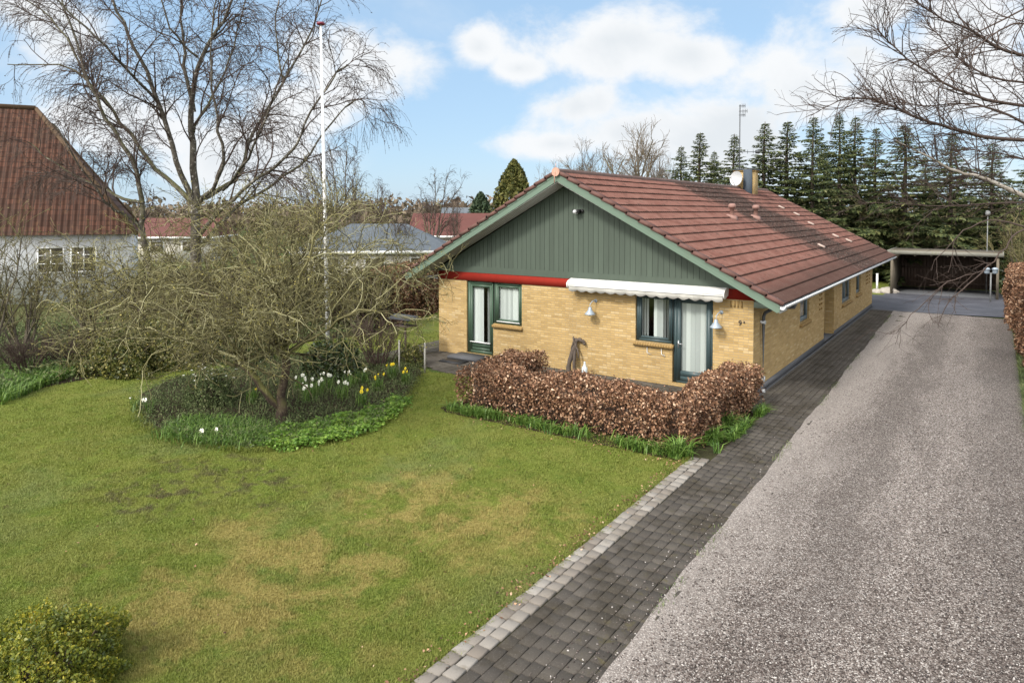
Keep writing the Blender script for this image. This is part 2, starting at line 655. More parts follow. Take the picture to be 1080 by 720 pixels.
def f_tiles(t):
    """concrete roof tiles: red, with moss in a broad band below the chimney and along laps"""
    p = t.pos()
    x, y, z = t.xyz(p)
    lap = t.tint()
    n = t.noise(p, 2.2, 5, .65)
    n2 = t.noise(p, 14, 5, .7)
    col = t.mix(t.ss(n, .3, .7), (.125, .056, .044), (.178, .092, .074))
    col = t.mix(t.math('MULTIPLY', t.ss(n2, .5, .75), .45), col, (.20, .13, .108))
    # moss: a band that runs down the slope, wider towards the eave
    wob = t.math('MULTIPLY', t.math('SUBTRACT', t.noise(p, 1.1, 7, .72), .5), 6.0)
    run = t.math('ADD', x, 5.094)
    yc = t.math('MULTIPLY_ADD', run, MOSS[1], MOSS[0])
    dy = t.math('ABSOLUTE', t.math('SUBTRACT', y, yc))
    band = t.ss(t.math('ADD', dy, wob), MOSS[2] + 1.0, MOSS[2] - 1.2)
    eave = t.ss(t.math('ADD', t.math('ADD', x, t.math('MULTIPLY', y, .03)), t.math('MULTIPLY', wob, .22)), -.25, .75)
    k = t.math('MAXIMUM', t.math('MULTIPLY', band, t.math('MULTIPLY_ADD', t.ss(n2, .36, .56), .45, .55)), t.math('MULTIPLY', eave, .7))
    far_ = t.math('MULTIPLY', t.ss(y, 3.0, 14.0), .06)
    sp = t.ss(t.math('ADD', t.noise(p, 5, 7, .78), far_), .55, .64)
    k = t.math('MAXIMUM', k, t.math('MULTIPLY', sp, .68))
    col = t.mix(t.math('MULTIPLY', k, .96), col, (.028, .023, .020))
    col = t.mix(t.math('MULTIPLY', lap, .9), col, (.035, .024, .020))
    lich = t.ss(t.noise(p, 19, 3, .6), .60, .68)
    col = t.mix(t.math('MULTIPLY', t.math('MULTIPLY', lich, t.math('MULTIPLY_ADD', band, .7, .12)), .75), col, (.30, .25, .22))
    return pbsdf(t, col, .95, t.bump(t.noise(p, 70, 4, .7), .3, .008), spec=.06)


def f_boards(c, grain=.5):
    def f(t):
        p = t.pos()
        o = t.scale(p, (8, 8, .9))
        n = t.noise(o, 1.6, 6, .7)
        v = t.tint()
        st = t.noise(t.scale(p, (1.6, 1.6, .35)), 1.0, 5, .7)
        n = t.math('ADD', t.math('MULTIPLY', n, .6), t.math('MULTIPLY', st, .55))
        k = t.math('MULTIPLY_ADD', n, grain, t.math('MULTIPLY_ADD', v, .22, .89 - grain / 2))
        cc = t.n('ShaderNodeVectorMath', operation='SCALE')
        t.set(cc.inputs[0], c)
        t.set(cc.inputs['Scale'], k)
        return pbsdf(t, cc.outputs[0], .6, t.bump(t.noise(t.scale(p, (30, 30, 2)), 1, 4), .2, .004), spec=.3)
    return f


def f_glass(t):
    g = t.n('ShaderNodeBsdfGlossy')
    g.inputs['Roughness'].default_value = .02
    g.inputs[0].default_value = (.9, .95, .95, 1)
    tr = t.n('ShaderNodeBsdfTransparent')
    tr.inputs[0].default_value = (.86, .9, .88, 1)
    lw = t.n('ShaderNodeLayerWeight', _Blend=.5)
    m = t.n('ShaderNodeMixShader')
    t.set(m.inputs[0], t.math('MULTIPLY_ADD', t.math('POWER', lw.outputs['Facing'], 4.0), .8, .055))
    t.nt.links.new(tr.outputs[0], m.inputs[1])
    t.nt.links.new(g.outputs[0], m.inputs[2])
    return m.outputs[0]


def roof_at(px, py):
    """where the photo's pixel meets the right roof slope"""
    d = pray(px, py)
    # z = 5.57 - .538*(x+5.094)
    a = CAM[2] - 5.57 + .538 * (CAM[0] + 5.094)
    b = d[2] + .538 * d[0]
    return CAM + d * (-a / b)


_m1, _m2 = roof_at(752, 205), roof_at(868, 272)
_s = (_m2[1] - _m1[1]) / (_m2[0] - _m1[0])
MOSS = (10.1, .40, 2.9)

M = {}
M['lawn'] = material('lawn', f_lawn)
M['blade'] = material('grass_blade', f_blade)
M['ground'] = material('ground', f_ground)
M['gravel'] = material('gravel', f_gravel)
M['stone'] = material('gravel_stone', f_stone)
M['paver'] = material('paver', f_paver)
M['sett'] = material('pale_sett', f_sett)
M['joint'] = material('mossy_joint', f_joint)
M['soil'] = material('soil', f_soil)
M['asphalt'] = material('asphalt', f_asphalt)
M['brick'] = brickmat('yellow_brick', (.32, .215, .085), (.45, .315, .138), (.30, .24, .15), (.17,.11,.05))
M['brick_sill'] = simple('yellow_brick_sill', (.25, .16, .058), .85, .25, 14, bumpy=.3)
M['plinth'] = simple('dark_plinth', (.075, .078, .085), .85, .2, 5, bumpy=.3)
M['tiles'] = material('roof_tile', f_tiles)
M['ridge'] = simple('ridge_tile', (.085, .052, .043), .85, .5, 5, bumpy=.4, dirt=((.025, .022, .018), .8))
M['verge'] = simple('verge_tile', (.105, .052, .042), .85, .4, 4, bumpy=.4, dirt=((.03, .022, .018), .8))
M['green'] = material('green_boards', f_boards((.056, .074, .057)))
M['greenlit'] = simple('green_paint', (.100, .148, .110), .55, .10, 3, bumpy=.05, dirt=((.10, .13, .08), .35))  # same green as the gable, lightened for lying outside the overhang's shade
M['greenframe'] = simple('green_frame', (.050, .088, .058), .45, .08, 3)
M['greenframe_shaded'] = simple('shaded_green_frame', (.040, .064, .068), .45, .08, 3)  # green frame colour darkened to carry the awning's shade
M['red'] = simple('red_paint', (.21, .019, .012), .8, .18, 2.5, spec=.1, dirt=((.12, .02, .015), .5))
M['soffit'] = simple('soffit_board', (.36, .36, .33), .7, .12, 4)
M['white'] = simple('white_paint', (.74, .75, .74), .5, .06, 3, dirt=((.5, .5, .46), .3))
M['awning'] = simple('awning_white', (.70, .70, .68), .5, .08, 4, dirt=((.42, .41, .36), .35))
M['valance'] = simple('awning_cloth', (.55, .54, .50), .85, .12, 6, dirt=((.3, .29, .24), .5))
M['zinc'] = simple('pale_zinc', (.52, .54, .55), .42, .12, 4, metal=.2, spec=.5)
M['dgrey'] = simple('dark_grey_metal', (.055, .06, .066), .5, .15, 4)
M['black'] = simple('black_plastic', (.018, .018, .02), .45, .15, 4)
M['blind'] = material('blind_slat', lambda t: pbsdf(t, t.ramp(t.tint(), [(0, (.36, .37, .37)), (1, (.70, .71, .70))]), .7))
M['glass'] = material('window_glass', f_glass)
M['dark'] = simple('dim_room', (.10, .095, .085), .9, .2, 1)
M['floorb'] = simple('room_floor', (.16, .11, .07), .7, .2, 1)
M['steel'] = simple('steel', (.45, .46, .47), .3, .08, 6, metal=.8)
M['polegrey'] = simple('weathered_pole', (.16, .165, .165), .6, .2, 5)
M['lamp'] = simple('galvanised_lamp', (.27, .32, .37), .45, .12, 9, metal=.15, spec=.5)
M['pole'] = simple('white_pole', (.70, .70, .69), .4, .08, 1.5, dirt=((.38, .40, .35), .5))
M['finial'] = simple('red_finial', (.16, .022, .04), .35, .05, 4)
M['stake'] = simple('weathered_stake', (.40, .385, .35), .85, .25, 14)
M['oldwood'] = simple('old_grey_wood', (.075, .058, .046), .85, .45, 9, bumpy=.4)
M['cardark'] = material('dark_boards', f_boards((.085, .060, .046), .6))
M['carwood'] = simple('weathered_wood', (.125, .105, .078), .85, .3, 5, bumpy=.3, dirt=((.12, .13, .06), .5))
M['carroof'] = simple('carport_roof', (.17, .165, .14), .85, .3, 4, dirt=((.13, .14, .06), .6))
M['rock'] = simple('boulder_stone', (.33, .30, .26), .9, .4, 6, bumpy=.6, dirt=((.5, .47, .42), .5))
M['lime'] = simple('limewash', (.66, .67, .68), .85, .08, 2, bumpy=.3, dirt=((.42, .42, .40), .4))
M['neighbrick'] = simple('pale_wall', (.55, .52, .46), .85, .1, 3)
M['slate'] = simple('slate_sheet', (.085, .10, .115), .6, .25, 1.5, dirt=((.2, .22, .23), .5))
M['redroof'] = simple('red_roof', (.095, .032, .025), .75, .2, 1.5)
M['pan'] = simple('pantile_old', (.225, .082, .042), .85, .35, 1.2, bumpy=.3, dirt=((.10, .052, .034), .75))
M['panridge'] = simple('pantile_ridge', (.075, .045, .022), .85, .3, 3)
M['birchbark'] = barkmat('birch_bark', (.040, .034, .027), (.11, .098, .080), (.36, .34, .31), 2.2, moss=(.07, .072, .025))
M['palebark'] = barkmat('pale_birch_bark', (.24, .21, .175), (.40, .37, .33), (.05, .04, .032), 5.0)
M['twigbirch'] = simple('birch_twig', (.050, .033, .026), .8, .35, 3)
M['applebark'] = barkmat('apple_bark', (.030, .021, .016), (.075, .052, .038), (.14, .12, .075), 7.0, moss=(.13, .13, .04))
M['twigapple'] = leafmat('apple_twig', [(0, (.040, .034, .020)), (.4, (.10, .090, .044)), (.75, (.19, .175, .085)), (1, (.38, .36, .21))], .85, 0.0, .1)
M['bud'] = leafmat('leaf_bud', [(0, (.13, .13, .028)), (.5, (.22, .205, .05)), (1, (.34, .28, .08))], .6, .3)
M['greybark'] = barkmat('grey_bark', (.075, .062, .048), (.14, .12, .09), (.22, .20, .15), 5.0, moss=(.11, .11, .035))
M['twiggrey'] = simple('grey_twig', (.125, .10, .072), .85, .35, 3)
M['twigolive'] = leafmat('olive_twig', [(0, (.05, .042, .022)), (.5, (.11, .098, .045)), (1, (.2, .18, .09))], .85, 0.0, .1)
M['twigdark'] = simple('dark_twig', (.055, .034, .026), .85, .35, 3)
M['beech'] = leafmat('beech_leaf', [(0, (.045, .024, .014)), (.35, (.135, .066, .037)), (.65, (.27, .140, .078)), (.88, (.43, .26, .155)), (1, (.60, .44, .31))], .6, .18)
M['beechtwig'] = simple('beech_twig', (.075, .048, .034), .85, .3, 6)
M['box'] = leafmat('box_leaf', [(0, (.030, .048, .008)), (.35, (.095, .125, .016)), (.7, (.22, .225, .026)), (.92, (.38, .33, .035)), (1, (.40, .24, .05))], .45, .25, .4, patch=5.0)
M['strap'] = leafmat('strap_leaf', [(0, (.040, .095, .014)), (.5, (.095, .18, .028)), (1, (.19, .29, .06))], .45, .25, .4)
M['cover'] = leafmat('cover_leaf', [(0, (.055, .125, .016)), (.5, (.135, .245, .034)), (1, (.26, .36, .06))], .5, .3, .35, patch=3.0)
M['herb'] = leafmat('herb_leaf', [(0, (.055, .042, .024)), (.3, (.065, .092, .032)), (.6, (.115, .155, .055)), (.85, (.20, .22, .10)), (1, (.22, .175, .10))], .7, .25, patch=2.2)
M['ever'] = leafmat('evergreen_leaf', [(0, (.012, .024, .008)), (.5, (.032, .055, .014)), (1, (.085, .11, .03))], .4, .15, .45)
M['ivy'] = leafmat('ivy_leaf', [(0, (.03, .042, .010)), (.5, (.085, .10, .022)), (.85, (.18, .17, .04)), (1, (.30, .26, .09))], .45, .2, .4)
M['olive'] = leafmat('olive_leaf', [(0, (.022, .024, .010)), (.5, (.062, .058, .024)), (.85, (.12, .10, .045)), (1, (.20, .16, .08))], .6, .15)
M['petalw'] = simple('white_petal', (.80, .80, .70), .6, .05, 5)
M['petaly'] = simple('yellow_petal', (.78, .62, .03), .6, .08, 5)
M['needle'] = leafmat('spruce_needle', [(0, (.022, .036, .015)), (.45, (.062, .084, .030)), (.8, (.115, .135, .048)), (1, (.18, .18, .075))], .6, .12)
M['yewneedle'] = leafmat('cypress_spray', [(0, (.035, .045, .010)), (.5, (.088, .095, .022)), (1, (.17, .155, .045))], .6, .12)
M['darkneedle'] = leafmat('dark_conifer_spray', [(0, (.015, .032, .016)), (.5, (.035, .06, .028)), (1, (.07, .10, .045))], .6, .12)
M['barkdark'] = barkmat('spruce_bark', (.045, .034, .026), (.09, .07, .055), (.15, .13, .11), 5.0)
M['woods'] = leafmat('bare_wood', [(0, (.09, .068, .05)), (.5, (.15, .118, .085)), (.85, (.19, .165, .11)), (1, (.11, .125, .06))], .9, .1, .1)
M['straw'] = simple('fallen_leaf', (.42, .30, .17), .8, .4, 30)

# ================================================================== SETTING
def sheet(name, poly, z, mat, sub=None):
    mb = MB()
    mb.poly([(p[0], p[1], z) for p in poly])
    o = mb.build(name, mat)
    return tag(o, kind='structure')


sheet('ground', [(-700, -250), (500, -250), (700, 900), (-900, 900)], -.012, M['ground'])
XG = 5.35
lawn_poly = [(.20, -40), (.20, -4.6), (-.1, -4.4), (-5.0, -4.4), (-5.3, -2.5), (-7.2, -2.05), (-8.2, -2.35), (-10.2, -1.4), (-10.4, 24), (-26, 24), (-26, -40)]
sheet('lawn', lawn_poly, 0.0, M['lawn'])
sheet('back_lawn', [(-10.3, 22.5), (.1, 22.5), (.1, 38), (-26, 38), (-26, 24.1)], .001, M['lawn'])
mb = MB()
nx, ny = 24, 400
xs = np.linspace(1.60, XG + .55, nx)
ys = np.linspace(-30, 18.6, ny)
gx, gy = np.meshgrid(xs, ys, indexing='ij')
edge = 1.51 - .0235 * gy
gx = np.where(gx < 2.4, edge + (gx - 1.6) * (2.4 - edge) / .8, gx)
gx[0] += (-.05 + .016 * np.sin(gy * 4.1) * np.sin(gy * 1.7 + 1) + .02 * np.sin(gy * .9))[0]
gz = .004 + .015 * np.sin(gx * 1.5 + .4) * np.sin(gy * .31) + rng.normal(size=gx.shape) * .004
gz[0] = .022
idx = np.arange(nx * ny).reshape(nx, ny)
mb.add(np.stack([gx, gy, gz + .018], -1).reshape(-1, 3), np.stack([idx[:-1, :-1], idx[1:, :-1], idx[1:, 1:], idx[:-1, 1:]], -1).reshape(-1, 4))
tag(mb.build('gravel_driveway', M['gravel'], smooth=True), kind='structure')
sheet('asphalt_yard', [(-.45, 18.35), (5.2, 18.95), (5.6, 24.6), (4.9, 30), (.0, 30), (-.2, 25.0), (-4.5, 24.2), (-4.5, 20.5), (-.45, 20.2)], .03, M['asphalt'])


# pavers: laid stone by stone, in rows along the drive
def lay(mb, x0, x1, y0, y1, w, l, z, jit=.0016, gap=.007, skip=None):
    rows = int(round((x1 - x0) / w))
    w = (x1 - x0) / rows
    V = []
    T = []
    for i in range(rows):
        y = y0 - rnd.random() * l
        while y < y1:
            a = [x0 + i * w + gap / 2, y + gap / 2]
            b = [x0 + (i + 1) * w - gap / 2, y + l - gap / 2]
            y += l
            if skip and skip((a[0] + b[0]) / 2, (a[1] + b[1]) / 2):
                continue
            dz = [z + rnd.gauss(0, jit) for _ in range(4)]
            dx, dyy = rnd.gauss(0, .0025), rnd.gauss(0, .0025)
            c = .008
            xa, ya, xb, yb = a[0] + dx, a[1] + dyy, b[0] + dx, b[1] + dyy
            V.append([(xa, ya, z - .03), (xb, ya, z - .03), (xb, yb, z - .03), (xa, yb, z - .03),
                      (xa, ya, dz[0] - c), (xb, ya, dz[1] - c), (xb, yb, dz[2] - c), (xa, yb, dz[3] - c),
                      (xa + c, ya + c, dz[0]), (xb - c, ya + c, dz[1]), (xb - c, yb - c, dz[2]), (xa + c, yb - c, dz[3])])
            T.append(rnd.random())
    V = np.array(V)
    q = np.array([(8, 9, 10, 11), (4, 5, 9, 8), (5, 6, 10, 9), (6, 7, 11, 10), (7, 4, 8, 11), (0, 1, 5, 4), (1, 2, 6, 5), (2, 3, 7, 6), (3, 0, 4, 7)])
    Q = (q[None] + (np.arange(len(V)) * 12)[:, None, None]).reshape(-1, 4)
    mb.add(V.reshape(-1, 3), Q, qt=np.repeat(T, 9))


mb = MB()
lay(mb, .60, 1.942, -16, -4.6, .149, .225, .032, skip=lambda x, y: x > 1.50 - .0235 * y)
lay(mb, .02, 1.62, -4.6, 18.3, .145, .225, .032, skip=lambda x, y: (y < -1.2 and x < .62) or x > 1.52 - .0235 * y)
lay(mb, -9.9, -5.2, -1.95, -.03, .3, .3, .02, skip=lambda x, y: x > -6.9 and y < -1.9)
lay(mb, -11.2, -9.96, -1.6, 14, .3, .3, .018)
lay(mb, -5.2, .0, -3.9, -.03, .3, .3, .02, skip=lambda x, y: False)
tag(mb.build('paver_path', M['paver']), kind='structure')
mb = MB()
lay(mb, .27, .595, -16, -4.85, .16, .19, .045, .005, .012)
tag(mb.build('path_border', M['sett']), kind='structure')
mb = MB()
mb.poly([(.20, -16, .012), (2.1, -16, .012), (1.66, 18.3, .012), (-.02, 18.3, .012), (-.02, -.03, .012), (-9.95, -.03, .006), (-9.95, 14, .006), (-11.2, 14, .006), (-11.2, -1.7, .006), (-9.8, -2.0, .006), (-6.9, -1.98, .006), (-5.2, -3.9, .006), (.1, -3.95, .012), (.20, -4.6, .012)])
tag(mb.build('path_bedding', M['joint']), kind='structure')

# flower bed
bed_px = [(143, 432), (150, 448), (172, 461), (215, 470), (262, 476), (300, 473), (345, 465), (388, 455), (418, 436), (432, 418), (446, 396), (440, 384), (400, 372), (330, 372), (250, 385), (180, 400), (150, 415)]
bed = [gpx(*p) for p in bed_px]
bedxy = np.array([(p[0], p[1]) for p in bed])
sheet('flower_bed', bedxy, .012, M['soil'])


def inpoly(P, poly):
    x, y = P[:, 0], P[:, 1]
    c = np.zeros(len(P), bool)
    n = len(poly)
    for i in range(n):
        x1, y1 = poly[i][0], poly[i][1]
        x2, y2 = poly[(i + 1) % n][0], poly[(i + 1) % n][1]
        c ^= ((y1 > y) != (y2 > y)) & (x < (x2 - x1) * (y - y1) / (y2 - y1 + 1e-12) + x1)
    return c


def scatter_poly(poly, n, z=0.0):
    poly = np.asarray(poly)[:, :2]
    lo, hi = poly.min(0), poly.max(0)
    P = rng.uniform(lo, hi, (int(n), 2))
    P = P[inpoly(P, poly)]
    return np.concatenate([P, np.full((len(P), 1), z)], 1)


# soil strips along boundaries
soil_left = [gpx(0, 424), gpx(50, 408), gpx(120, 394), gpx(175, 384), gpx(260, 368), gpx(400, 352), gpx(380, 335), gpx(0, 345), gpx(-250, 380), gpx(-250, 470)]
sheet('border_soil', [(p[0], p[1]) for p in soil_left], .008, M['soil'])
sheet('hedge_soil', [(5.55, -25), (6.6, -25), (7.2, 32), (5.45, 32), (5.5, 18)], .026, M['soil'])
sheet('front_hedge_soil', [(-5.65, -4.95), (-5.3, -5.15), (.1, -5.1), (.55, -4.5), (.66, -1.0), (-.2, -.8), (-.3, -3.9), (-4.6, -4.0), (-4.8, -2.4), (-5.6, -2.4)], .010, M['soil'])

# grass blades over the lawn in view: denser towards the camera
gm = MB()
tri = []
cnt = 900000
u = rng.random((cnt, 2))
dd = 5.2 / (1 - u[:, 0] * (1 - 5.2 / 26.0))          # even spread by apparent size
lat = (u[:, 1] * 1.62 - .86) * dd
P = CAM[None, :2] + _F[None, :2] * dd[:, None] + _R[None, :2] * lat[:, None]
P = np.concatenate([P, np.zeros((cnt, 1))], 1)
keep = inpoly(P, lawn_poly) & ~inpoly(P, bedxy) & ~inpoly(P, np.array(soil_left)[:, :2])
P = P[keep]
dd = dd[keep]
h = np.clip(.030 + .0012 * (dd - 6), .03, .055) * (.85 + .35 * np.sin(P[:, 0] * 5.1 + 2 * np.sin(P[:, 1] * 1.9)) * np.sin(P[:, 1] * 4.3 + 1.5 * np.sin(P[:, 0] * 2.3)))
blades(gm, P, h, .0028 + .0006 * (dd - 5)[:, None] * .45, .9)
# longer grass along the edges of the setts and the bed
e = np.stack([rng.normal(.235, .05, 16000) + .03 * np.sin(np.linspace(0, 60, 16000)), np.linspace(-15, -4.9, 16000), np.full(16000, .0)], 1)
blades(gm, e, .06, .004, 1.0)
nb = len(bedxy)
ti = rng.integers(0, 10, 9000)
tf = rng.random(9000)[:, None]
e2 = bedxy[ti] * (1 - tf) + bedxy[(ti + 1) % nb] * tf + rng.normal(size=(9000, 2)) * .07
blades(gm, np.concatenate([e2, np.zeros((9000, 1))], 1), .075, .005, 1.0)
tag(gm.build('lawn_grass', M['blade']), 'short mown grass of the front lawn', 'grass', kind='stuff')

# loose stones of the gravel near the camera
sm = MB()
cnt = 60000
u = rng.random((cnt, 2))
dd = 5.5 / (1 - u[:, 0] * (1 - 5.5 / 22.0))
lat = (u[:, 1] * 1.1 - .3) * dd
P = CAM[None, :2] + _F[None, :2] * dd[:, None] + _R[None, :2] * lat[:, None]
keep = (P[:, 0] > 1.49 - .0235 * P[:, 1] - rng.random(cnt) ** 6 * .9 + .05) & (P[:, 0] < XG) & (P[:, 1] < 18)
P = P[keep]
n = len(P)
oct_ = np.array([(1, 0, 0), (0, 1, 0), (-1, 0, 0), (0, -1, 0), (0, 0, .8), (0, 0, -.5)])
s = rng.uniform(.006, .014, (n, 1, 1)) * rng.uniform(.7, 1.3, (n, 1, 3))
a = rng.uniform(0, 6.28, n)
V = oct_[None] * s
ca, sa = np.cos(a)[:, None], np.sin(a)[:, None]
V = np.stack([V[..., 0] * ca - V[..., 1] * sa, V[..., 0] * sa + V[..., 1] * ca, V[..., 2]], -1)
V[..., 0] += P[:, None, 0]
V[..., 1] += P[:, None, 1]
V[..., 2] += np.where(P[:, None, 0] < 1.5 - .0235 * P[:, None, 1], .036, .026)
f = np.array([(0, 1, 4), (1, 2, 4), (2, 3, 4), (3, 0, 4), (1, 0, 5), (2, 1, 5), (3, 2, 5), (0, 3, 5)])
sm.add(V.reshape(-1, 3), None, (f[None] + (np.arange(n) * 6)[:, None, None]).reshape(-1, 3), tt=np.repeat(rng.random(n), 8))
tag(sm.build('gravel_stones', M['stone']), 'loose pinkish grey stones on the driveway', 'gravel', kind='stuff')

# fallen leaves on lawn and paving
lm = MB()
P = np.concatenate([scatter_poly([(-7, -13), (.2, -13), (.2, -5), (-5, -5)], 110, .035), scatter_poly([(-5, -5.6), (.3, -5.5), (.5, -4.9), (-5, -5.0)], 260, .035),
                    np.stack([rng.normal(.2, .08, 520), rng.uniform(-13, -5, 520), np.full(520, .045)], 1)])
leaves(lm, P, .018, up=2.0)
tag(lm.build('fallen_leaves', M['beech']), 'dry brown leaves fallen on the lawn by the hedge', 'leaf litter', kind='stuff')

# ================================================================== HOUSE
W, L, XR = 9.95, 19.53, -5.094
ZR, SL = 5.57, .538
OV, EV = .73, .78
Y0, Y1 = -OV, L + OV
XE, XW = EV, -W - EV


def zr(x):
    return ZR - SL * abs(x - XR)


house = thing('brick_house', 'yellow brick bungalow with green boarded gable and red tiled roof', 'house', (XR, 0, 0))


def hb(mb, name, mat, parent=None, smooth=False):
    return mb.build(name, M[mat] if isinstance(mat, str) else mat, parent or house, smooth, root=house)


def wall(mb, axis, c0, c1, u0, u1, z0, z1, ops):
    """a wall between planes c0 (outer) and c1 (inner) with openings cut through"""
    us = sorted({u0, u1} | {v for o in ops for v in o[:2]})
    zs = sorted({z0, z1} | {v for o in ops for v in o[2:4]})
    us = [v for v in us if u0 <= v <= u1]
    zs = [v for v in zs if z0 <= v <= z1]

    def pt(u, z, c):
        return (u, c, z) if axis == 'y' else (c, u, z)

    def hole(u, z):
        return any(o[0] < u < o[1] and o[2] < z < o[3] for o in ops)
    for i in range(len(us) - 1):
        for j in range(len(zs) - 1):
            if hole((us[i] + us[i + 1]) / 2, (zs[j] + zs[j + 1]) / 2):
                continue
            for c in (c0, c1):
                mb.quad(pt(us[i], zs[j], c), pt(us[i + 1], zs[j], c), pt(us[i + 1], zs[j + 1], c), pt(us[i], zs[j + 1], c))
    for o in ops:
        for u in o[:2]:
            mb.quad(pt(u, o[2], c0), pt(u, o[2], c1), pt(u, o[3], c1), pt(u, o[3], c0))
        for z in o[2:4]:
            mb.quad(pt(o[0], z, c0), pt(o[0], z, c1), pt(o[1], z, c1), pt(o[1], z, c0))
    for u in (u0, u1):
        mb.quad(pt(u, z0, c0), pt(u, z0, c1), pt(u, z1, c1), pt(u, z1, c0))


PL = .19
ZT = 2.36
# openings: u0, u1, z0, z1
fo = [(-8.81, -7.78, .10, ZT + .1), (-7.78, -6.73, 1.10, ZT + .1), (-3.08, -2.05, 1.08, ZT + .1), (-2.05, -.99, .10, ZT + .1)]
ro = [(4.86, 6.1, 1.17, 2.2), (8.38, 10.17, .05, 2.28), (11.74, 13.6, 1.0, 2.2), (14.95, 16.1, 1.05, 2.2)]
mb = MB()
wall(mb, 'y', 0, .3, -W, 0, .0, ZT, [(a, b, c, ZT) for a, b, c, d in fo])
hb(mb, 'front_wall', 'brick')
mb = MB()
wall(mb, 'x', 0, -.3, .301, L, PL, 2.42, ro)
# recessed entrance: two cheeks and ceiling, behind the opening
mb.box((-1.3, 8.18, .05), (-.301, 8.38, 2.28))
mb.box((-1.3, 10.17, .05), (-.301, 10.37, 2.28))
hb(mb, 'side_wall', 'brick')
mb = MB()
mb.box((-1.0, 8.38, .04), (.0, 10.17, .10))
hb(mb, 'entrance_step', 'plinth')
mb = MB()
mb.box((-1.32, 8.39, .1), (-1.25, 9.1, 2.28))
mb.box((-1.32, 9.98, .1), (-1.25, 10.16, 2.28))
hb(mb, 'entrance_panel', 'brick_sill')
mb = MB()
mb.box((-1.3, 9.1, .1), (-1.24, 9.98, 2.2))
mb.box((-1.24, 9.2, 1.2), (-1.23, 9.88, 2.05))
o = hb(mb, 'entrance_door', 'greenframe_shaded')
mb = MB()
mb.tube([(-1.22, 9.2, 1.05), (-1.17, 9.2, 1.05), (-1.17, 9.33, 1.05)], .011, 8)
hb(mb, 'door_handle', 'steel', o)
mb = MB()
mb.box((-1.32, 8.37, 2.282), (-.02, 10.18, 2.33))
hb(mb, 'entrance_ceiling', 'soffit')
mb = MB()
wall(mb, 'y', L, L - .3, -W, -.301, 0, 2.42, [(-7, -5.5, 1.0, 2.2)])
wall(mb, 'x', -W, -W + .3, .301, L - .301, 0, 2.42, [(3, 5, 1.0, 2.2), (9, 10, .1, 2.2), (13, 15, 1.0, 2.2)])
hb(mb, 'rear_wall', 'brick')
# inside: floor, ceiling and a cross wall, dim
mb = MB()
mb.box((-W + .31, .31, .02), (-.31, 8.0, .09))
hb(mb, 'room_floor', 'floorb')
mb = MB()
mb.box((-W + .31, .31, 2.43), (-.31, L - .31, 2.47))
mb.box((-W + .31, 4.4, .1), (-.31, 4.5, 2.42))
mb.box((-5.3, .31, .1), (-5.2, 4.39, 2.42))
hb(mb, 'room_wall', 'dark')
# plinth on the side wall (stands 12 mm proud) and pale drain strip
mb = MB()
mb.box((-.28, .3, 0), (.012, 8.375, PL - .002))
mb.box((-.28, 10.175, 0), (.012, L, PL - .002))
mb.box((.012, -.002, 0.0), (.10, L, .036))
hb(mb, 'plinth', 'plinth')

# relief of projecting header bricks
for yy in (7.55, 7.85, 17.6, 17.95, 18.5):
    for k in range(6):
        mb = MB()
        mb.box((-.01, yy, 1.25 + k * .16), (.032, yy + .11, 1.31 + k * .16), rnd.random())
        hb(mb, 'relief_brick', 'brick_sill')
for k in range(4):
    mb = MB()
    mb.box((-.56 + k * .085, -.02, 2.17), (-.52 + k * .085, .01, 2.33), rnd.random())
    hb(mb, 'relief_brick', 'brick_sill')

# red head board across the gable with its return on the right
mb = MB()
mb.box((-W - .02, -.022, ZT + .002), (.015, .25, 2.618))
hb(mb, 'head_board', 'red')
mb = MB()
mb.box((.017, -.055, 2.20), (.75, .02, 2.34))
mb.box((.017, .021, 2.345), (.74, L + .4, 2.375))
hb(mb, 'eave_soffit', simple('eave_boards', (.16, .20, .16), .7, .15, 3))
mb = MB()
mb.box((-W - .74, -.02, 2.345), (-W - .003, L + .4, 2.375))
hb(mb, 'rear_eave_soffit', 'soffit')

# green board cladding of the gable: boards with open joints over a backing
mb = MB()
zb = 2.62
bw = .158


def gtop(x):
    return zr(x) - .27


n = int(W / bw) + 2
x = -W - .55
mb2 = MB()
while x < .55:
    xa, xb = x + .004, x + bw - .004
    if gtop((xa + xb) / 2) > zb + .22:
        for (a, b, prot) in ((xa, xb, -.030),):
            za, zc = gtop(a), gtop(b)
            if a < XR < b:
                zm = gtop(XR)
                mb.prism([(a, prot, zb + .16), (b, prot, zb + .16), (b, prot, zc), (XR, prot, zm), (a, prot, za)], (0, .03, 0), rnd.random())
            else:
                mb.prism([(a, prot, zb + .16), (b, prot, zb + .16), (b, prot, max(zc, zb + .165)), (a, prot, max(za, zb + .165))], (0, .03, 0), rnd.random())
    x += bw
hb(mb, 'gable_cladding', 'green')
mb = MB()
xl, xr_ = -10.07, -.115
mb.prism([(xl, 0, zb), (xr_, 0, zb), (XR, 0, gtop(XR))], (0, .12, 0))
hb(mb, 'gable_backing', simple('shadow_backing', (.03, .045, .03), .8))
mb = MB()
mb.prism([(xl, -.034, zb), (xr_, -.034, zb), (xr_ - .35, -.034, zb + .19), (xl + .35, -.034, zb + .19)], (0, .033, 0), .5)
hb(mb, 'gable_base_board', 'green')

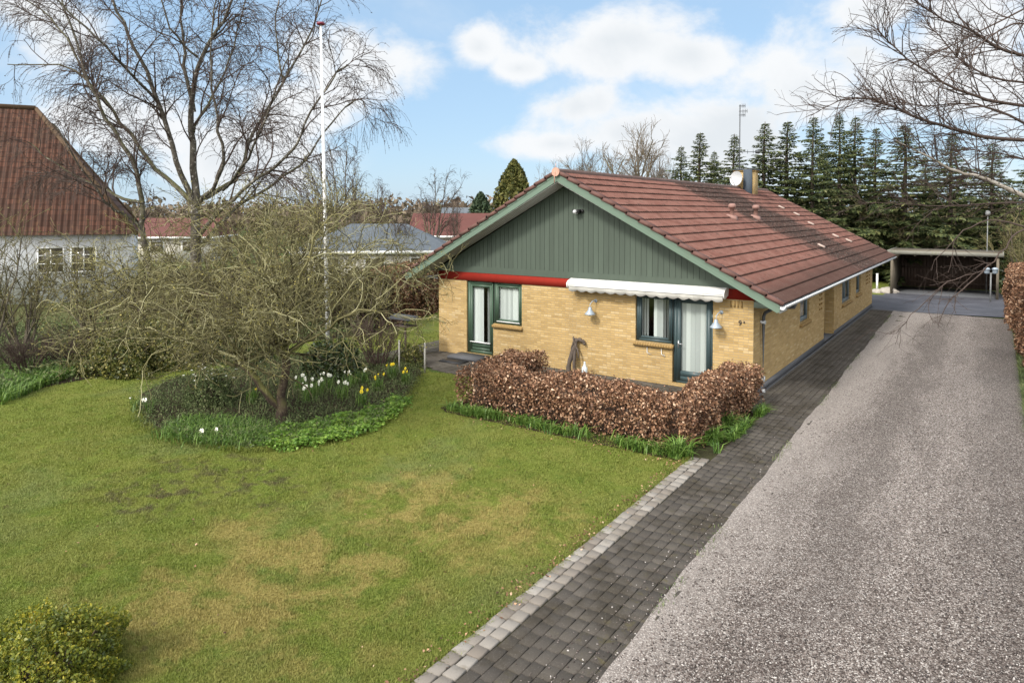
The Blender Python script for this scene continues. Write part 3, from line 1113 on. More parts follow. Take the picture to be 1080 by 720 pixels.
# bargeboards with soffit behind
for sgn in (-1, 1):
    xe = XW if sgn < 0 else XE
    mb = MB()
    z0, z1 = ZR, zr(xe)
    mb.prism([(XR, Y0, z0), (xe, Y0, z1), (xe, Y0, z1 - .17), (xe - sgn * .06, Y0, z1 - .20), (XR, Y0, z0 - .24)], (0, .03, 0))
    mb.prism([(XR, Y0 - .012, z0 + .02), (xe, Y0 - .012, z1 + .02), (xe, Y0 - .012, z1 - .075), (XR, Y0 - .012, z0 - .075)], (0, .0115, 0))
    hb(mb, 'bargeboard', 'greenlit')
    mb = MB()
    nb = 5
    for k in range(nb):
        ya = Y0 + .031 + k * (-.035 - Y0 - .031) / nb
        yb = Y0 + .031 + (k + 1) * (-.035 - Y0 - .031) / nb - .006
        mb.hexa([(XR, ya, z0 - .27), (xe, ya, z1 - .21), (xe, yb, z1 - .21), (XR, yb, z0 - .27), (XR, ya, z0 - .25), (xe, ya, z1 - .19), (xe, yb, z1 - .19), (XR, yb, z0 - .25)], rnd.random())
    hb(mb, 'gable_soffit', 'soffit')
    mb = MB()
    mb.prism([(XR, Y1, z0), (xe, Y1, z1), (xe, Y1, z1 - .2), (XR, Y1, z0 - .24)], (0, -.03, 0))
    hb(mb, 'bargeboard', 'greenlit')

# roof of interlocking tiles: wavy courses with a lapped lower edge
run = XE - XR
slen = run * math.sqrt(1 + SL * SL)
NC = 17
ux, uz = 1 / math.sqrt(1 + SL * SL), -SL / math.sqrt(1 + SL * SL)
nxn, nzn = SL / math.sqrt(1 + SL * SL), 1 / math.sqrt(1 + SL * SL)
per = .15
ny = int((Y1 - Y0) / per * 6)
yy = np.linspace(Y0 + .03, Y1 - .03, ny)
wave = .5 + .5 * np.cos((yy - Y0) / per * 2 * PI)
wave = wave ** .7
roofs = []
for sgn in (1, -1):
    mb = MB()
    slr = run if sgn > 0 else (XR - XW)
    sl2 = slr * math.sqrt(1 + SL * SL) + .05
    cl = sl2 / NC
    rows, lapf = [], []
    for c in range(NC):
        sag = rng.normal(size=ny // 12 + 2)
        sag = np.repeat(sag, 12)[:ny] * .0035
        s0, s1 = c * cl, (c + 1) * cl + .03
        base = .03
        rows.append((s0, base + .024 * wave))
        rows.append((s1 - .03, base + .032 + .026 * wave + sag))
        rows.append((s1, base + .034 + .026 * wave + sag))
        rows.append((s1 - .002, base - .006 + .018 * wave))
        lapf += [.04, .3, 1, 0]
    V = []
    for s_, off in rows:
        V.append(np.stack([XR + sgn * (s_ * ux + off * nxn), yy, ZR + s_ * uz + off * nzn], 1))
    V = np.concatenate(V)
    idx = np.arange(len(rows) * ny).reshape(len(rows), ny)
    q = np.stack([idx[:-1, :-1], idx[1:, :-1], idx[1:, 1:], idx[:-1, 1:]], -1)
    tt = np.repeat(np.array(lapf[:-1])[:, None], ny - 1, 1)
    # skip the hidden jump between courses
    keep = np.array([i % 4 != 3 for i in range(len(rows) - 1)])
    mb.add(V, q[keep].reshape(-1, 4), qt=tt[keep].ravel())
    # underlay
    xe = XR + sgn * slr
    mb.quad((XR, Y0 + .03, ZR + .0), (xe, Y0 + .03, ZR - slr * SL), (xe, Y1 - .03, ZR - slr * SL), (XR, Y1 - .03, ZR + .0), 1)
    o = hb(mb, 'roof', 'tiles')
    roofs.append(o)
    # verge tiles stepped along the rake
    for (ya, yb) in ((Y0 - .045, Y0 + .14), (Y1 - .14, Y1 + .045)):
        mb = MB()
        for c in range(NC):
            s0, s1 = c * cl - .02, (c + 1) * cl + .02
            P8 = []
            for lift in (-.09, .0):
                for (s_, y_, e_) in ((s0, ya, 0), (s1, ya, .03), (s1, yb, .03), (s0, yb, 0)):
                    off = .062 + e_ + lift
                    P8.append((XR + sgn * (s_ * ux + off * nxn), y_, ZR + s_ * uz + off * nzn))
            mb.hexa(P8, rnd.random())
        hb(mb, 'verge_tile_row', 'verge', o)
# ridge
mb = MB()
k = int((Y1 - Y0) / .42)
for i in range(k):
    ya = Y0 - .03 + i * (Y1 - Y0) / k
    yb = ya + (Y1 - Y0) / k + .03
    a = np.linspace(-.15, PI + .15, 9)
    prof = lambda r: [(XR + r * np.cos(t_), ZR + .005 + r * .8 * np.sin(t_)) for t_ in a]
    pa, pb = prof(.125 + rnd.gauss(0, .003)), prof(.140)
    V = [(x, ya, z) for x, z in pa] + [(x, yb, z) for x, z in pb]
    mb.add(V, [(j, j + 1, 10 + j, 9 + j) for j in range(8)], qt=rnd.random())
ridge_o = hb(mb, 'ridge_tile_row', 'ridge', roofs[0])
mb = MB()
a = np.linspace(0, 2 * PI, 20, endpoint=False)
mb.prism([(XR + .12 * math.cos(t_), Y0 - .075, ZR + .01 + .12 * math.sin(t_)) for t_ in a], (0, .045, 0))
mb.tube([(XR, Y0 - .05, ZR + .1), (XR, Y0 - .05, ZR + .24)], .008, 6)
mb.tube([(XR - .02, Y0 - .085, ZR + .02), (XR - .02, Y0 - .085, ZR - .3)], .012, 6)
hb(mb, 'ridge_end_cap', simple('salmon_cap', (.42, .24, .18), .7, .2, 8), roofs[0])
# hood vents on the slope
for px in ((772, 226), (797, 226)):
    c = roof_at(px[0], px[1] + 6)
    mb = MB()
    zc = ZR - SL * (c[0] - XR)
    mb.hexa([(c[0] - .18, c[1] - .14, zc + .12), (c[0] + .2, c[1] - .14, zc - .06), (c[0] + .2, c[1] + .14, zc - .06), (c[0] - .18, c[1] + .14, zc + .12),
             (c[0] - .14, c[1] - .10, zc + .20), (c[0] + .14, c[1] - .10, zc + .13), (c[0] + .14, c[1] + .10, zc + .13), (c[0] - .14, c[1] + .10, zc + .20)])
    mb.lathe([(.075, .1), (.075, .42), (.085, .42)], (c[0], c[1], zc), 12)
    mb.lathe([(.085, .40), (.13, .42), (.13, .50), (.09, .55), (0.001, .56)], (c[0], c[1], zc), 12)
    hb(mb, 'roof_vent', simple('vent_salmon', (.235, .135, .112), .7, .15, 8), roofs[0], True)
# a few odd pale tiles / light openings on the far part of the slope
pale_t = simple('pale_tile', (.36, .28, .24), .8, .2, 8)
for px in ((824, 221), (840, 228), (855, 238), (881, 251), (895, 256), (866, 262)):
    mb = MB()
    c = roof_at(*px)
    zc = ZR - SL * (c[0] - XR) + .085
    w_, l_ = .09, .13
    mb.hexa([(c[0] - l_, c[1] - w_, zc + l_ * SL), (c[0] + l_, c[1] - w_, zc - l_ * SL), (c[0] + l_, c[1] + w_, zc - l_ * SL), (c[0] - l_, c[1] + w_, zc + l_ * SL),
             (c[0] - l_ * .7, c[1] - w_ * .8, zc + l_ * SL + .03), (c[0] + l_, c[1] - w_ * .8, zc - l_ * SL + .07), (c[0] + l_, c[1] + w_ * .8, zc - l_ * SL + .07), (c[0] - l_ * .7, c[1] + w_ * .8, zc + l_ * SL + .03)])
    hb(mb, 'vent_tile', pale_t, roofs[0])

# chimney
ch = dpx(787, 190, 27.5)
cyy = 12.2
for _ in range(30):
    pass
# where the ray of the chimney's middle passes just right of the ridge line
d = pray(787, 195)
tt = (XR + .25 - CAM[0]) / d[0]
chp = CAM + d * tt
cx_, cy_ = XR + .25, float(chp[1])
ztop = float(CAM[2] + pray(787, 180)[2] * tt)
mb = MB()
mb.box((cx_ - .42, cy_ - .42, ZR - .6), (cx_ + .42, cy_ + .42, ztop - .06))
mb.box((cx_ - .46, cy_ - .46, ztop - .06), (cx_ + .46, cy_ + .46, ztop + .0))
chim = hb(mb, 'chimney', 'brick', roofs[0])
mb = MB()
mb.box((cx_ - .50, cy_ - .50, ztop + .0), (cx_ + .50, cy_ + .50, ztop + .05))
hb(mb, 'chimney_cap', 'dgrey', roofs[0])
mb = MB()
mb.box((cx_ + .02, cy_ - .54, ZR - .7), (cx_ + .40, cy_ - .425, ztop + .02))
mb.prism([(cx_ - .05, cy_ - .6, ZR - .2), (cx_ + .8, cy_ - .6, ZR - .62), (cx_ + .8, cy_ - .6, ZR - .50), (cx_ - .05, cy_ - .6, ZR - .08)], (0, 1.05, 0))
hb(mb, 'chimney_flashing', simple('blue_lead', (.050, .064, .082), .75, .25, 5, spec=.2), roofs[0])
# dish, facing the camera's left
dish_c = np.array([cx_ - .20, cy_ - .70, ztop - .40])
dn = np.array([-.35, -.93, .12])
dn /= np.linalg.norm(dn)
dx_ = np.cross((0, 0, 1), dn)
dx_ /= np.linalg.norm(dx_)
dy_ = np.cross(dn, dx_)
V, q = [], []
for i in range(7):
    r = .34 * i / 6
    for j in range(24):
        t_ = j * 2 * PI / 24
        V.append(dish_c + dx_ * r * math.cos(t_) + dy_ * r * math.sin(t_) + dn * (.10 * (r / .34) ** 2))
for i in range(6):
    for j in range(24):
        q.append((i * 24 + j, i * 24 + (j + 1) % 24, (i + 1) * 24 + (j + 1) % 24, (i + 1) * 24 + j))
mb = MB()
mb.add(V, q)
mb.tube([dish_c, dish_c - dn * .2, (cx_ - .3, cy_ - .4, ztop - .4)], .025, 6)
mb.tube([dish_c - dy_ * .35 + dn * .1, dish_c + dn * .5], .012, 6)
mb.tube([dish_c + dn * .46, dish_c + dn * .56], .035, 8)
hb(mb, 'satellite_dish', simple('dish_grey', (.42, .43, .44), .5, .06, 4), None, True)
# aerial mast
am = np.array([cx_ - .35, cy_ + .1, ztop])
zt_ = float(CAM[2] + pray(782, 110)[2] * tt)
mb = MB()
mb.tube([am - (0, 0, .5), (am[0], am[1], zt_)], .026, 8)
for zz, ln, yo in ((zt_ - .06, .22, 0), (zt_ - .3, .3, .0), (zt_ - .48, .22, 0), (zt_ - 2.2, .75, 0)):
    mb.tube([(am[0] - .05, am[1] + yo, zz), (am[0] + ln, am[1] + yo + ln * .5, zz)], .016, 6)
    for kk in (.45, .75, 1.0):
        mb.tube([(am[0] + ln * kk, am[1] + ln * .5 * kk - .06, zz - .09), (am[0] + ln * kk, am[1] + ln * .5 * kk - .06, zz + .09)], .012, 5)
mb.lathe([(.001, -.1), (.09, -.08), (.09, .08), (.001, .1)], (am[0] + .72, am[1] + .36, zt_ - 2.2), 10, axis=0)
hb(mb, 'aerial', 'dgrey')

# gutter, fascia, downpipe
mb = MB()
mb.box((XE - .10, Y0 + .031, 2.21), (XE - .06, Y1 - .03, 2.40))
hb(mb, 'fascia', simple('grey_green_fascia', (.10, .125, .11), .6, .12, 3))
mb = MB()
a = np.linspace(PI, 2 * PI, 9)
gc = (XE + .045, 2.365)
yg0, yg1 = Y0 + .02, Y1 + .02
sec = [(gc[0] + .075 * math.cos(t_), gc[1] + .075 * math.sin(t_)) for t_ in a] + [(gc[0] + .085, gc[1] + .012), (gc[0] + .068, gc[1] + .012)] + [(gc[0] + .066 * math.cos(t_), gc[1] + .068 * math.sin(t_)) for t_ in a[::-1]]
n = len(sec)
V = [(x, yg0, z) for x, z in sec] + [(x, yg1, z) for x, z in sec]
mb.add(V, [(i, (i + 1) % n, (i + 1) % n + n, i + n) for i in range(n)])
mb.poly([(gc[0] + .078 * math.cos(t_), yg0 - .004, gc[1] + .078 * math.sin(t_)) for t_ in a])
mb.poly([(gc[0] + .078 * math.cos(t_), yg1 + .004, gc[1] + .078 * math.sin(t_)) for t_ in a])
mb.tube([(gc[0] + .078, yg0, gc[1] + .008), (gc[0] + .078, yg1, gc[1] + .008)], .016, 8)
gut = hb(mb, 'gutter', simple('gutter_white', (.66, .68, .69), .4, .08, 4))
y = yg0 + .4
while y < yg1:
    mb = MB()
    mb.box((XE - .06, y, 2.28), (XE + .05, y + .03, 2.292))
    hb(mb, 'gutter_bracket', 'zinc', gut)
    y += .9
mb = MB()
yp = .62
mb.tube([(gc[0], yp, 2.30), (gc[0] - .03, yp, 2.2), (.32, yp, 2.14), (.10, yp, 2.0), (.07, yp, 1.9), (.07, yp, .35), (.07, yp, .06)], .042, 12)
dp = hb(mb, 'downpipe', 'dgrey', None, True)
mb = MB()
mb.tube([(.07, yp, .30), (.07, yp, .42)], .052, 12)
hb(mb, 'pipe_collar', 'zinc', dp, True)
mb = MB()
mb.tube([(.0, yp, 1.77), (.02, yp, 1.77), (.12, yp, 1.77)], .05, 12)
hb(mb, 'pipe_bracket', 'zinc', dp, True)
mb = MB()
mb.tube([(.07, yp, .0), (.07, yp, .10)], .06, 12)
hb(mb, 'pipe_foot', 'zinc', dp, True)


# windows and doors -------------------------------------------------
def frame_box(mb, axis, c, u0, u1, z0, z1, w=.06, dep=.09, tint=.5):
    """four frame members between u0..u1, z0..z1 with the front at c"""
    def bx(a0, a1, b0, b1, e=0.0):
        if axis == 'y':
            mb.box((a0, c + e, b0), (a1, c + dep, b1), tint)
        else:
            mb.box((c - dep, a0, b0), (c - e, a1, b1), tint)
    bx(u0, u0 + w, z0, z1)
    bx(u1 - w, u1, z0, z1)
    bx(u0 + w, u1 - w, z0, z0 + w, .002)
    bx(u0 + w, u1 - w, z1 - w, z1, .002)


def pane(axis, c, u0, u1, z0, z1, parent):
    mb = MB()
    if axis == 'y':
        mb.quad((u0, c, z0), (u1, c, z0), (u1, c, z1), (u0, c, z1))
    else:
        mb.quad((c, u0, z0), (c, u1, z0), (c, u1, z1), (c, u0, z1))
    return hb(mb, 'pane', 'glass', parent)


def blind(axis, c, u0, u1, z0, z1, parent, pitch=.085, open_=.35):
    """vertical slat blind"""
    mb = MB()
    u = u0
    while u < u1 - .03:
        w = pitch * .96
        a = open_ + rnd.uniform(-.12, .12)
        du, dc = w * math.cos(a), w * math.sin(a)
        e = min(u + du, u1)
        if axis == 'y':
            P = [(u, c, z0), (e, c + dc, z0), (e, c + dc, z1), (u, c, z1)]
        else:
            P = [(c, u, z0), (c - dc, e, z0), (c - dc, e, z1), (c, u, z1)]
        mb.quad(*P, rnd.random())
        u += pitch * 1.03
    return hb(mb, 'blind', 'blind', parent)


def sillbricks(axis, c, u0, u1, z, parent):
    mb = MB()
    u = u0
    while u < u1 - .01:
        e = min(u + .066, u1)
        if axis == 'y':
            mb.hexa([(u, c - .07, z - .12), (e, c - .07, z - .12), (e, c + .08, z - .10), (u, c + .08, z - .10), (u, c - .085, z - .035), (e, c - .085, z - .035), (e, c + .08, z), (u, c + .08, z)], rnd.random())
        else:
            mb.hexa([(c + .07, u, z - .12), (c + .07, e, z - .12), (c - .08, e, z - .10), (c - .08, u, z - .10), (c + .085, u, z - .035), (c + .085, e, z - .035), (c - .08, e, z), (c - .08, u, z)], rnd.random())
        u += .0725
    return hb(mb, 'window_sill', 'brick_sill', parent)


FY = .055
# left unit: glazed door + window, green
a0, a1, a2 = -8.81, -7.78, -6.73
mb = MB()
frame_box(mb, 'y', FY, a0, a1 + .02, .10, 2.357, .11)
d1 = hb(mb, 'terrace_door', 'greenframe')
mb = MB()
frame_box(mb, 'y', FY - .012, a0 + .112, a1 - .09, .211, 2.246, .075, .08)
mb.box((a0 + .19, FY - .008, .287), (a1 - .166, FY + .06, .45))
hb(mb, 'door_leaf', 'greenframe', d1)
pane('y', FY + .03, a0 + .187, a1 - .165, .45, 2.17, d1)
blind('y', FY + .075, a0 + .15, a0 + .56, .28, 2.2, d1, .09, .25)
blind('y', FY + .16, a0 + .66, a0 + .70, .28, 2.2, d1, .09, 1.0)
mb = MB()
mb.box((a0 + .14, -.02, .455), (a1 - .12, .04, .475))
hb(mb, 'weather_bar', 'white', d1)
mb = MB()
frame_box(mb, 'y', FY + .003, a1 + .022, a2, 1.10, 2.357, .09)
frame_box(mb, 'y', FY - .012, a1 + .113, a2 - .091, 1.191, 2.266, .05, .08)
w1 = hb(mb, 'window', 'greenframe')
pane('y', FY + .03, a1 + .163, a2 - .141, 1.24, 2.216, w1)
blind('y', FY + .075, a1 + .12, a2 - .09, 1.16, 2.25, w1, .085, .3)
mb = MB()
mb.box((a1 + .12, -.0, 1.172), (a2 - .09, .05, 1.19))
hb(mb, 'weather_bar', 'white', w1)
sillbricks('y', 0, a1 + .0, a2 + .04, 1.10, w1)
# right unit: window + door, green darkened for the awning's shade
a0, a1, a2 = -3.08, -2.05, -.99
mb = MB()
frame_box(mb, 'y', FY, a0, a1 + .02, 1.08, 2.357, .08)
frame_box(mb, 'y', FY - .012, a0 + .082, a1 - .062, 1.162, 2.275, .055, .08)
w2 = hb(mb, 'window', 'greenframe_shaded')
pane('y', FY + .03, a0 + .137, a1 - .117, 1.217, 2.22, w2)
blind('y', FY + .09, a0 + .10, a0 + .22, 1.16, 2.3, w2, .085, 1.25)
blind('y', FY + .09, a0 + .26, a0 + .36, 1.16, 2.3, w2, .085, 1.3)
blind('y', FY + .09, a0 + .46, a0 + .72, 1.16, 2.3, w2, .085, .3)
blind('y', FY + .09, a0 + .74, a0 + .9, 1.16, 2.3, w2, .085, 1.2)
sillbricks('y', 0, a0 - .04, a1 + .03, 1.08, w2)
mb = MB()
mb.tube([(a0 + .35, -.03, .955), (a0 + .35, -.045, .80), (a0 + .45, -.045, .77)], .009, 6)
hb(mb, 'sill_bracket', 'zinc', w2)
mb = MB()
mb.tube([(a0 + .75, -.03, .955), (a0 + .75, -.045, .80), (a0 + .85, -.045, .77)], .009, 6)
hb(mb, 'sill_bracket', 'zinc', w2)
mb = MB()
frame_box(mb, 'y', FY, a1 + .022, a2, .10, 2.357, .07)
d2 = hb(mb, 'terrace_door', 'greenframe_shaded')
mb = MB()
frame_box(mb, 'y', FY - .014, a1 + .094, a2 - .072, .172, 2.285, .11, .075)
mb.box((a1 + .205, FY - .01, .283), (a2 - .183, FY + .05, .42))
hb(mb, 'door_leaf', 'greenframe_shaded', d2)
pane('y', FY + .03, a1 + .20, a2 - .18, .42, 2.18, d2)
blind('y', FY + .075, a1 + .20, a2 - .16, .2, 2.25, d2, .12, .25)
mb = MB()
hx = a1 + .15
mb.box((hx - .018, FY - .024, 1.0), (hx + .018, FY - .012, 1.2))
mb.tube([(hx, FY - .02, 1.12), (hx, FY - .07, 1.12), (hx + .13, FY - .07, 1.12)], .011, 8)
hb(mb, 'handle', 'steel', d2)
for zz in (.5, 1.75, 1.95):
    mb = MB()
    mb.tube([(a2 - .035, FY - .012, zz), (a2 - .035, FY - .012, zz + .11)], .012, 8)
    hb(mb, 'hinge', 'black', d2)
# side windows
for (u0, u1, z0, z1) in (ro[0], ro[2], ro[3]):
    mb = MB()
    frame_box(mb, 'x', -.06, u0, u1, z0, z1 - .002, .07)
    frame_box(mb, 'x', -.048, u0 + .072, u1 - .072, z0 + .072, z1 - .074, .05, .07)
    if u1 - u0 > 1.5:
        mb.box((-.15, (u0 + u1) / 2 - .04, z0 + .07), (-.052, (u0 + u1) / 2 + .04, z1 - .07))
    w = hb(mb, 'window', simple('grey_teal_frame', (.13, .165, .18), .5, .08, 3))
    pane('x', -.09, u0 + .12, u1 - .12, z0 + .12, z1 - .12, w)
    sillbricks('x', 0, u0 - .03, u1 + .03, z0, w)
    blind('x', -.2, u0 + .15, u1 - .2, z0 + .1, z1 - .1, w, .085, 1.1)

# awning cassette over the right half
ax0, ax1 = -4.97, -.62
mb = MB()
mb.prism([(ax0, -.001, 2.63), (ax0, -.10, 2.645), (ax0, -.30, 2.585), (ax0, -.36, 2.52), (ax0, -.36, 2.49), (ax0, -.28, 2.475), (ax0, -.05, 2.54)], (ax1 - ax0, 0, 0))
aw = hb(mb, 'awning', 'awning')
mb = MB()
nn = 15
xsn = np.linspace(ax0 + .03, ax1 - .03, nn * 8 + 1)
top = np.full(len(xsn), 2.455)
bot = 2.35 - .055 * np.abs(np.sin((xsn - ax0) / (ax1 - ax0) * nn * PI)) - rng.normal(size=len(xsn)) * .003
yo = -.325 + .012 * np.sin(xsn * 9)
V = np.concatenate([np.stack([xsn, np.full(len(xsn), -.33), top], 1), np.stack([xsn, yo, bot], 1), np.stack([xsn, np.full(len(xsn), -.322), top], 1), np.stack([xsn, yo + .008, bot], 1)])
m = len(xsn)
i = np.arange(m - 1)
mb.add(V, np.concatenate([np.stack([i, i + 1, m + i + 1, m + i], 1), np.stack([2 * m + i, 2 * m + i + 1, 3 * m + i + 1, 3 * m + i], 1), np.stack([m + i, m + i + 1, 3 * m + i + 1, 3 * m + i], 1)]))
hb(mb, 'valance', 'valance', aw)
mb = MB()
mb.tube([(ax0 + .01, -.335, 2.465), (ax1 - .01, -.335, 2.465)], .026, 10)
hb(mb, 'front_bar', 'awning', aw, True)
for xx in (ax0, ax1):
    mb = MB()
    s_ = .02 if xx == ax1 else -.02
    mb.prism([(xx, -.001, 2.64), (xx, -.11, 2.655), (xx, -.31, 2.595), (xx, -.385, 2.52), (xx, -.37, 2.42), (xx, -.30, 2.38), (xx, -.05, 2.45)], (s_, 0, 0))
    hb(mb, 'end_plate', 'awning', aw)


# wall lamps: bell shade hanging from a bent arm
def walllamp(x, z):
    mb = MB()
    mb.tube([(x + .06, .0, z + .30), (x + .06, -.08, z + .32), (x + .04, -.17, z + .30), (x, -.22, z + .22), (x, -.22, z + .12)], .012, 8)
    mb.lathe([(.001, -.004), (.05, -.002), (.05, .012), (.001, .014)], (x + .06, -.012, z + .30), 12, axis=1)
    o = hb(mb, 'wall_lamp', 'lamp', None, True)
    mb = MB()
    mb.lathe([(.025, .15), (.045, .13), (.055, .07), (.07, .05), (.145, -.04), (.15, -.06), (.14, -.055), (.06, .03), (.03, .1)], (x, -.22, z), 20)
    hb(mb, 'lamp_shade', 'lamp', o, True)
    mb = MB()
    mb.lathe([(.001, -.10), (.04, -.085), (.055, -.04), (.05, .02), (.02, .05)], (x, -.22, z), 14)
    hb(mb, 'lamp_glass', simple('opal_glass', (.7, .72, .72), .2), o, True)
    return o


walllamp(-4.33, 1.75)
walllamp(-.84, 1.72)
# security light high on the gable
mb = MB()
sx, sz = -4.80, 4.5
mb.lathe([(.001, .0), (.05, .0), (.05, .05), (.001, .05)], (sx + .12, -.085, sz + .02), 12, axis=1)
mb.box((sx - .10, -.22, sz - .04), (sx + .10, -.10, sz + .06))
mb.tube([(sx + .11, -.07, sz + .02), (sx + .0, -.14, sz + .03)], .025, 8)
sp = hb(mb, 'security_light', 'black')
mb = MB()
mb.lathe([(.001, -.26), (.05, -.25), (.065, -.2), (.065, -.1)], (sx - .02, 0, sz), 14, axis=1)
hb(mb, 'light_lens', 'zinc', sp, True)
# porch lantern by the entrance
mb = MB()
mb.box((.001, 8.30, 1.95), (.05, 8.37, 2.2))
mb.tube([(.04, 8.33, 2.15), (.16, 8.33, 2.19), (.18, 8.33, 2.12)], .012, 6)
mb.lathe([(.001, .16), (.11, .1), (.12, .08), (.08, .08), (.07, -.1), (.001, -.1)], (.18, 8.33, 2.02), 8)
hb(mb, 'porch_lantern', 'black')


def text_mesh(body, size, ext):
    cu = bpy.data.curves.new('number', 'FONT')
    cu.body = body
    cu.size = size
    cu.extrude = ext
    ob = bpy.data.objects.new('number', cu)
    me = bpy.data.meshes.new_from_object(ob)
    bpy.data.objects.remove(ob)
    return me


me = text_mesh('9', .17, .008)
me.materials.append(M['black'])
nu = bpy.data.objects.new('house_number', me)
COL.objects.link(nu)
nu.parent = house
nu.location = (-.36 - XR, -.014, 1.74)
nu.rotation_euler = (PI / 2, 0, 0)
me = text_mesh('a', .10, .008)
me.materials.append(M['black'])
n2 = bpy.data.objects.new('number_suffix', me)
COL.objects.link(n2)
n2.parent = nu
n2.location = (.12, .06, 0)


# ================================================================== VEGETATION TOOLS
def unit(v):
    return v / (np.linalg.norm(v) + 1e-9)


def shoot(p, d, ln, r0, r1, nseg, wander, pull):
    """one wandering shoot; pull bends it (vector per unit length)"""
    pts, rad = [p], [r0]
    st = ln / nseg
    d = unit(d)
    for i in range(nseg):
        d = d + rng.normal(size=3) * wander + pull * ((i + 1) / nseg)
        d = d / math.sqrt(d @ d)
        p = p + d * st
        pts.append(p)
        rad.append(r0 + (r1 - r0) * (i + 1) / nseg)
    return pts, rad


def smooth_path(pts, per=4, jit=0.0):
    pts = [np.asarray(p, float) for p in pts]
    if len(pts) < 3:
        return pts
    out = []
    for i in range(len(pts) - 1):
        a = pts[max(i - 1, 0)]
        b, c = pts[i], pts[i + 1]
        d = pts[min(i + 2, len(pts) - 1)]
        for k in range(per):
            t_ = k / per
            q = .5 * ((2 * b) + (c - a) * t_ + (2 * a - 5 * b + 4 * c - d) * t_ ** 2 + (3 * b - a - 3 * c + d) * t_ ** 3)
            out.append(q + rng.normal(size=3) * jit)
    out.append(pts[-1])
    return out


def ramify(parents, lv, keep=None):
    """side shoots on every parent; lv: dens, ln, ang, wander, pull, r, nseg, up"""
    out = []
    for pts, rad in parents:
        n = len(pts)
        seg = [pts[i + 1] - pts[i] for i in range(n - 1)]
        tot = sum(math.sqrt(s @ s) for s in seg)
        m = tot * lv['dens']
        m = int(m) + (rnd.random() < m - int(m))
        t0 = lv.get('t0', .2)
        for _ in range(m):
            f = t0 + (1 - t0) * rnd.random() ** lv.get('bias', .9)
            x = min(f * (n - 1), n - 1.001)
            i = int(x)
            p = pts[i] + seg[i] * (x - i)
            if keep is not None and not keep(p):
                continue
            r = rad[i] + (rad[i + 1] - rad[i]) * (x - i)
            T = unit(seg[i])
            q = rng.normal(size=3)
            q = unit(q - T * (q @ T))
            a = lv['ang'] * rnd.uniform(.6, 1.3)
            d = T * math.cos(a) + q * math.sin(a)
            d[2] += lv.get('up', 0)
            ln = rnd.uniform(*lv['ln']) * (1 - .55 * f * lv.get('taper', 1))
            r0 = min(r * .7, lv['r'][0] * rnd.uniform(.8, 1.2))
            out.append(shoot(p, d, ln, r0, min(r0, lv['r'][1]), lv['nseg'], lv['wander'], lv['pull']))
    return out


def tips(lines, per, start=.2, jit=.02):
    P = []
    for pts, rad in lines:
        n = len(pts)
        k = int(per) + (rnd.random() < per - int(per))
        for _ in range(k):
            x = min(rnd.uniform(start, 1) * (n - 1), n - 1.001)
            i = int(x)
            P.append(pts[i] + (pts[i + 1] - pts[i]) * (x - i))
    if not P:
        return np.zeros((0, 3))
    return np.array(P) + rng.normal(size=(len(P), 3)) * jit


def V3(x, y, z):
    return np.array([x, y, z], float)


def limb_px(seq, dep, r0, r1, per=4, jit=.0):
    """limb through photo pixels; a third number shifts its distance"""
    P = [dpx(q[0], q[1], dep + (q[2] if len(q) > 2 else 0)) for q in seq]
    pts = smooth_path(P, per, jit)
    n = len(pts)
    return pts, [r0 + (r1 - r0) * (i / (n - 1)) ** .8 for i in range(n)]


# ------------------------------------------------------------------ big weeping birch
DB = 30.0
bb = foot(208, DB)
birch = thing('birch_tree', 'big bare weeping birch with many upright limbs rising behind the apple tree', 'tree', bb)
trunk = smooth_path([V3(bb[0], bb[1], -.1), dpx(207, 290, DB), dpx(206, 215, DB)], 4)
L0 = [(trunk, [.30 - .015 * i for i in range(len(trunk))])]
limbs = [
    ([(206, 218), (204, 165), (203, 110), (212, 60), (235, 20), (262, -40)], .22, .05),
    ([(204, 120), (195, 70), (192, 20), (188, -40)], .12, .04),
    ([(206, 216), (186, 170, -.5), (166, 105, -1), (142, 50, -1.5), (120, 0, -2), (104, -50, -2)], .17, .04),
    ([(203, 212), (165, 178, 1), (128, 130, 1.5), (92, 85, 2), (62, 70, 2.5), (8, 68, 3)], .15, .03),
    ([(158, 300, .4), (152, 240, .4), (144, 180, .8), (112, 125, 1), (92, 80, 1), (70, 10, 1), (50, -40, 1)], .18, .035),
    ([(150, 215, .4), (110, 200, 1), (70, 180, 1.4), (30, 150, 1.6)], .10, .03),
    ([(150, 240, .4), (128, 226, -.6), (105, 205, -1.4), (85, 175, -2), (55, 130, -3)], .09, .03),
    ([(212, 214), (236, 175, -1), (228, 125, -1.6), (222, 60, -2), (228, 0, -2)], .12, .03),
    ([(208, 210), (248, 190, 1.2), (268, 140, 1.8), (300, 85, 2.2), (330, 30, 2.6), (345, -30, 2.8)], .15, .03),
    ([(208, 252), (232, 222, -.8), (262, 196, -1.5), (300, 168, -2.2), (322, 130, -2.8), (352, 82, -3), (366, 68, -3)], .13, .025),
    ([(209, 262), (240, 228, 1), (280, 200, 2), (318, 172, 3), (350, 130, 3.4), (378, 105, 3.6), (386, 125, 3.8)], .12, .02),
    ([(235, 200), (262, 168, -2.4), (285, 110, -3.4), (305, 60, -4)], .09, .025),
    ([(208, 60), (180, 30, -1), (166, -20, -1)], .07, .03),
    ([(204, 140), (226, 100, 2), (246, 50, 3), (262, -10, 4)], .09, .03),
    ([(165, 105, -1), (120, 60, -3), (80, 20, -4), (40, -20, -4)], .08, .03),
    ([(92, 85, 2), (70, 40, 3), (30, 0, 4), (-30, -40, 4)], .07, .03),
    ([(300, 85, 2.2), (290, 30, 3), (300, -30, 3)], .06, .03),
]
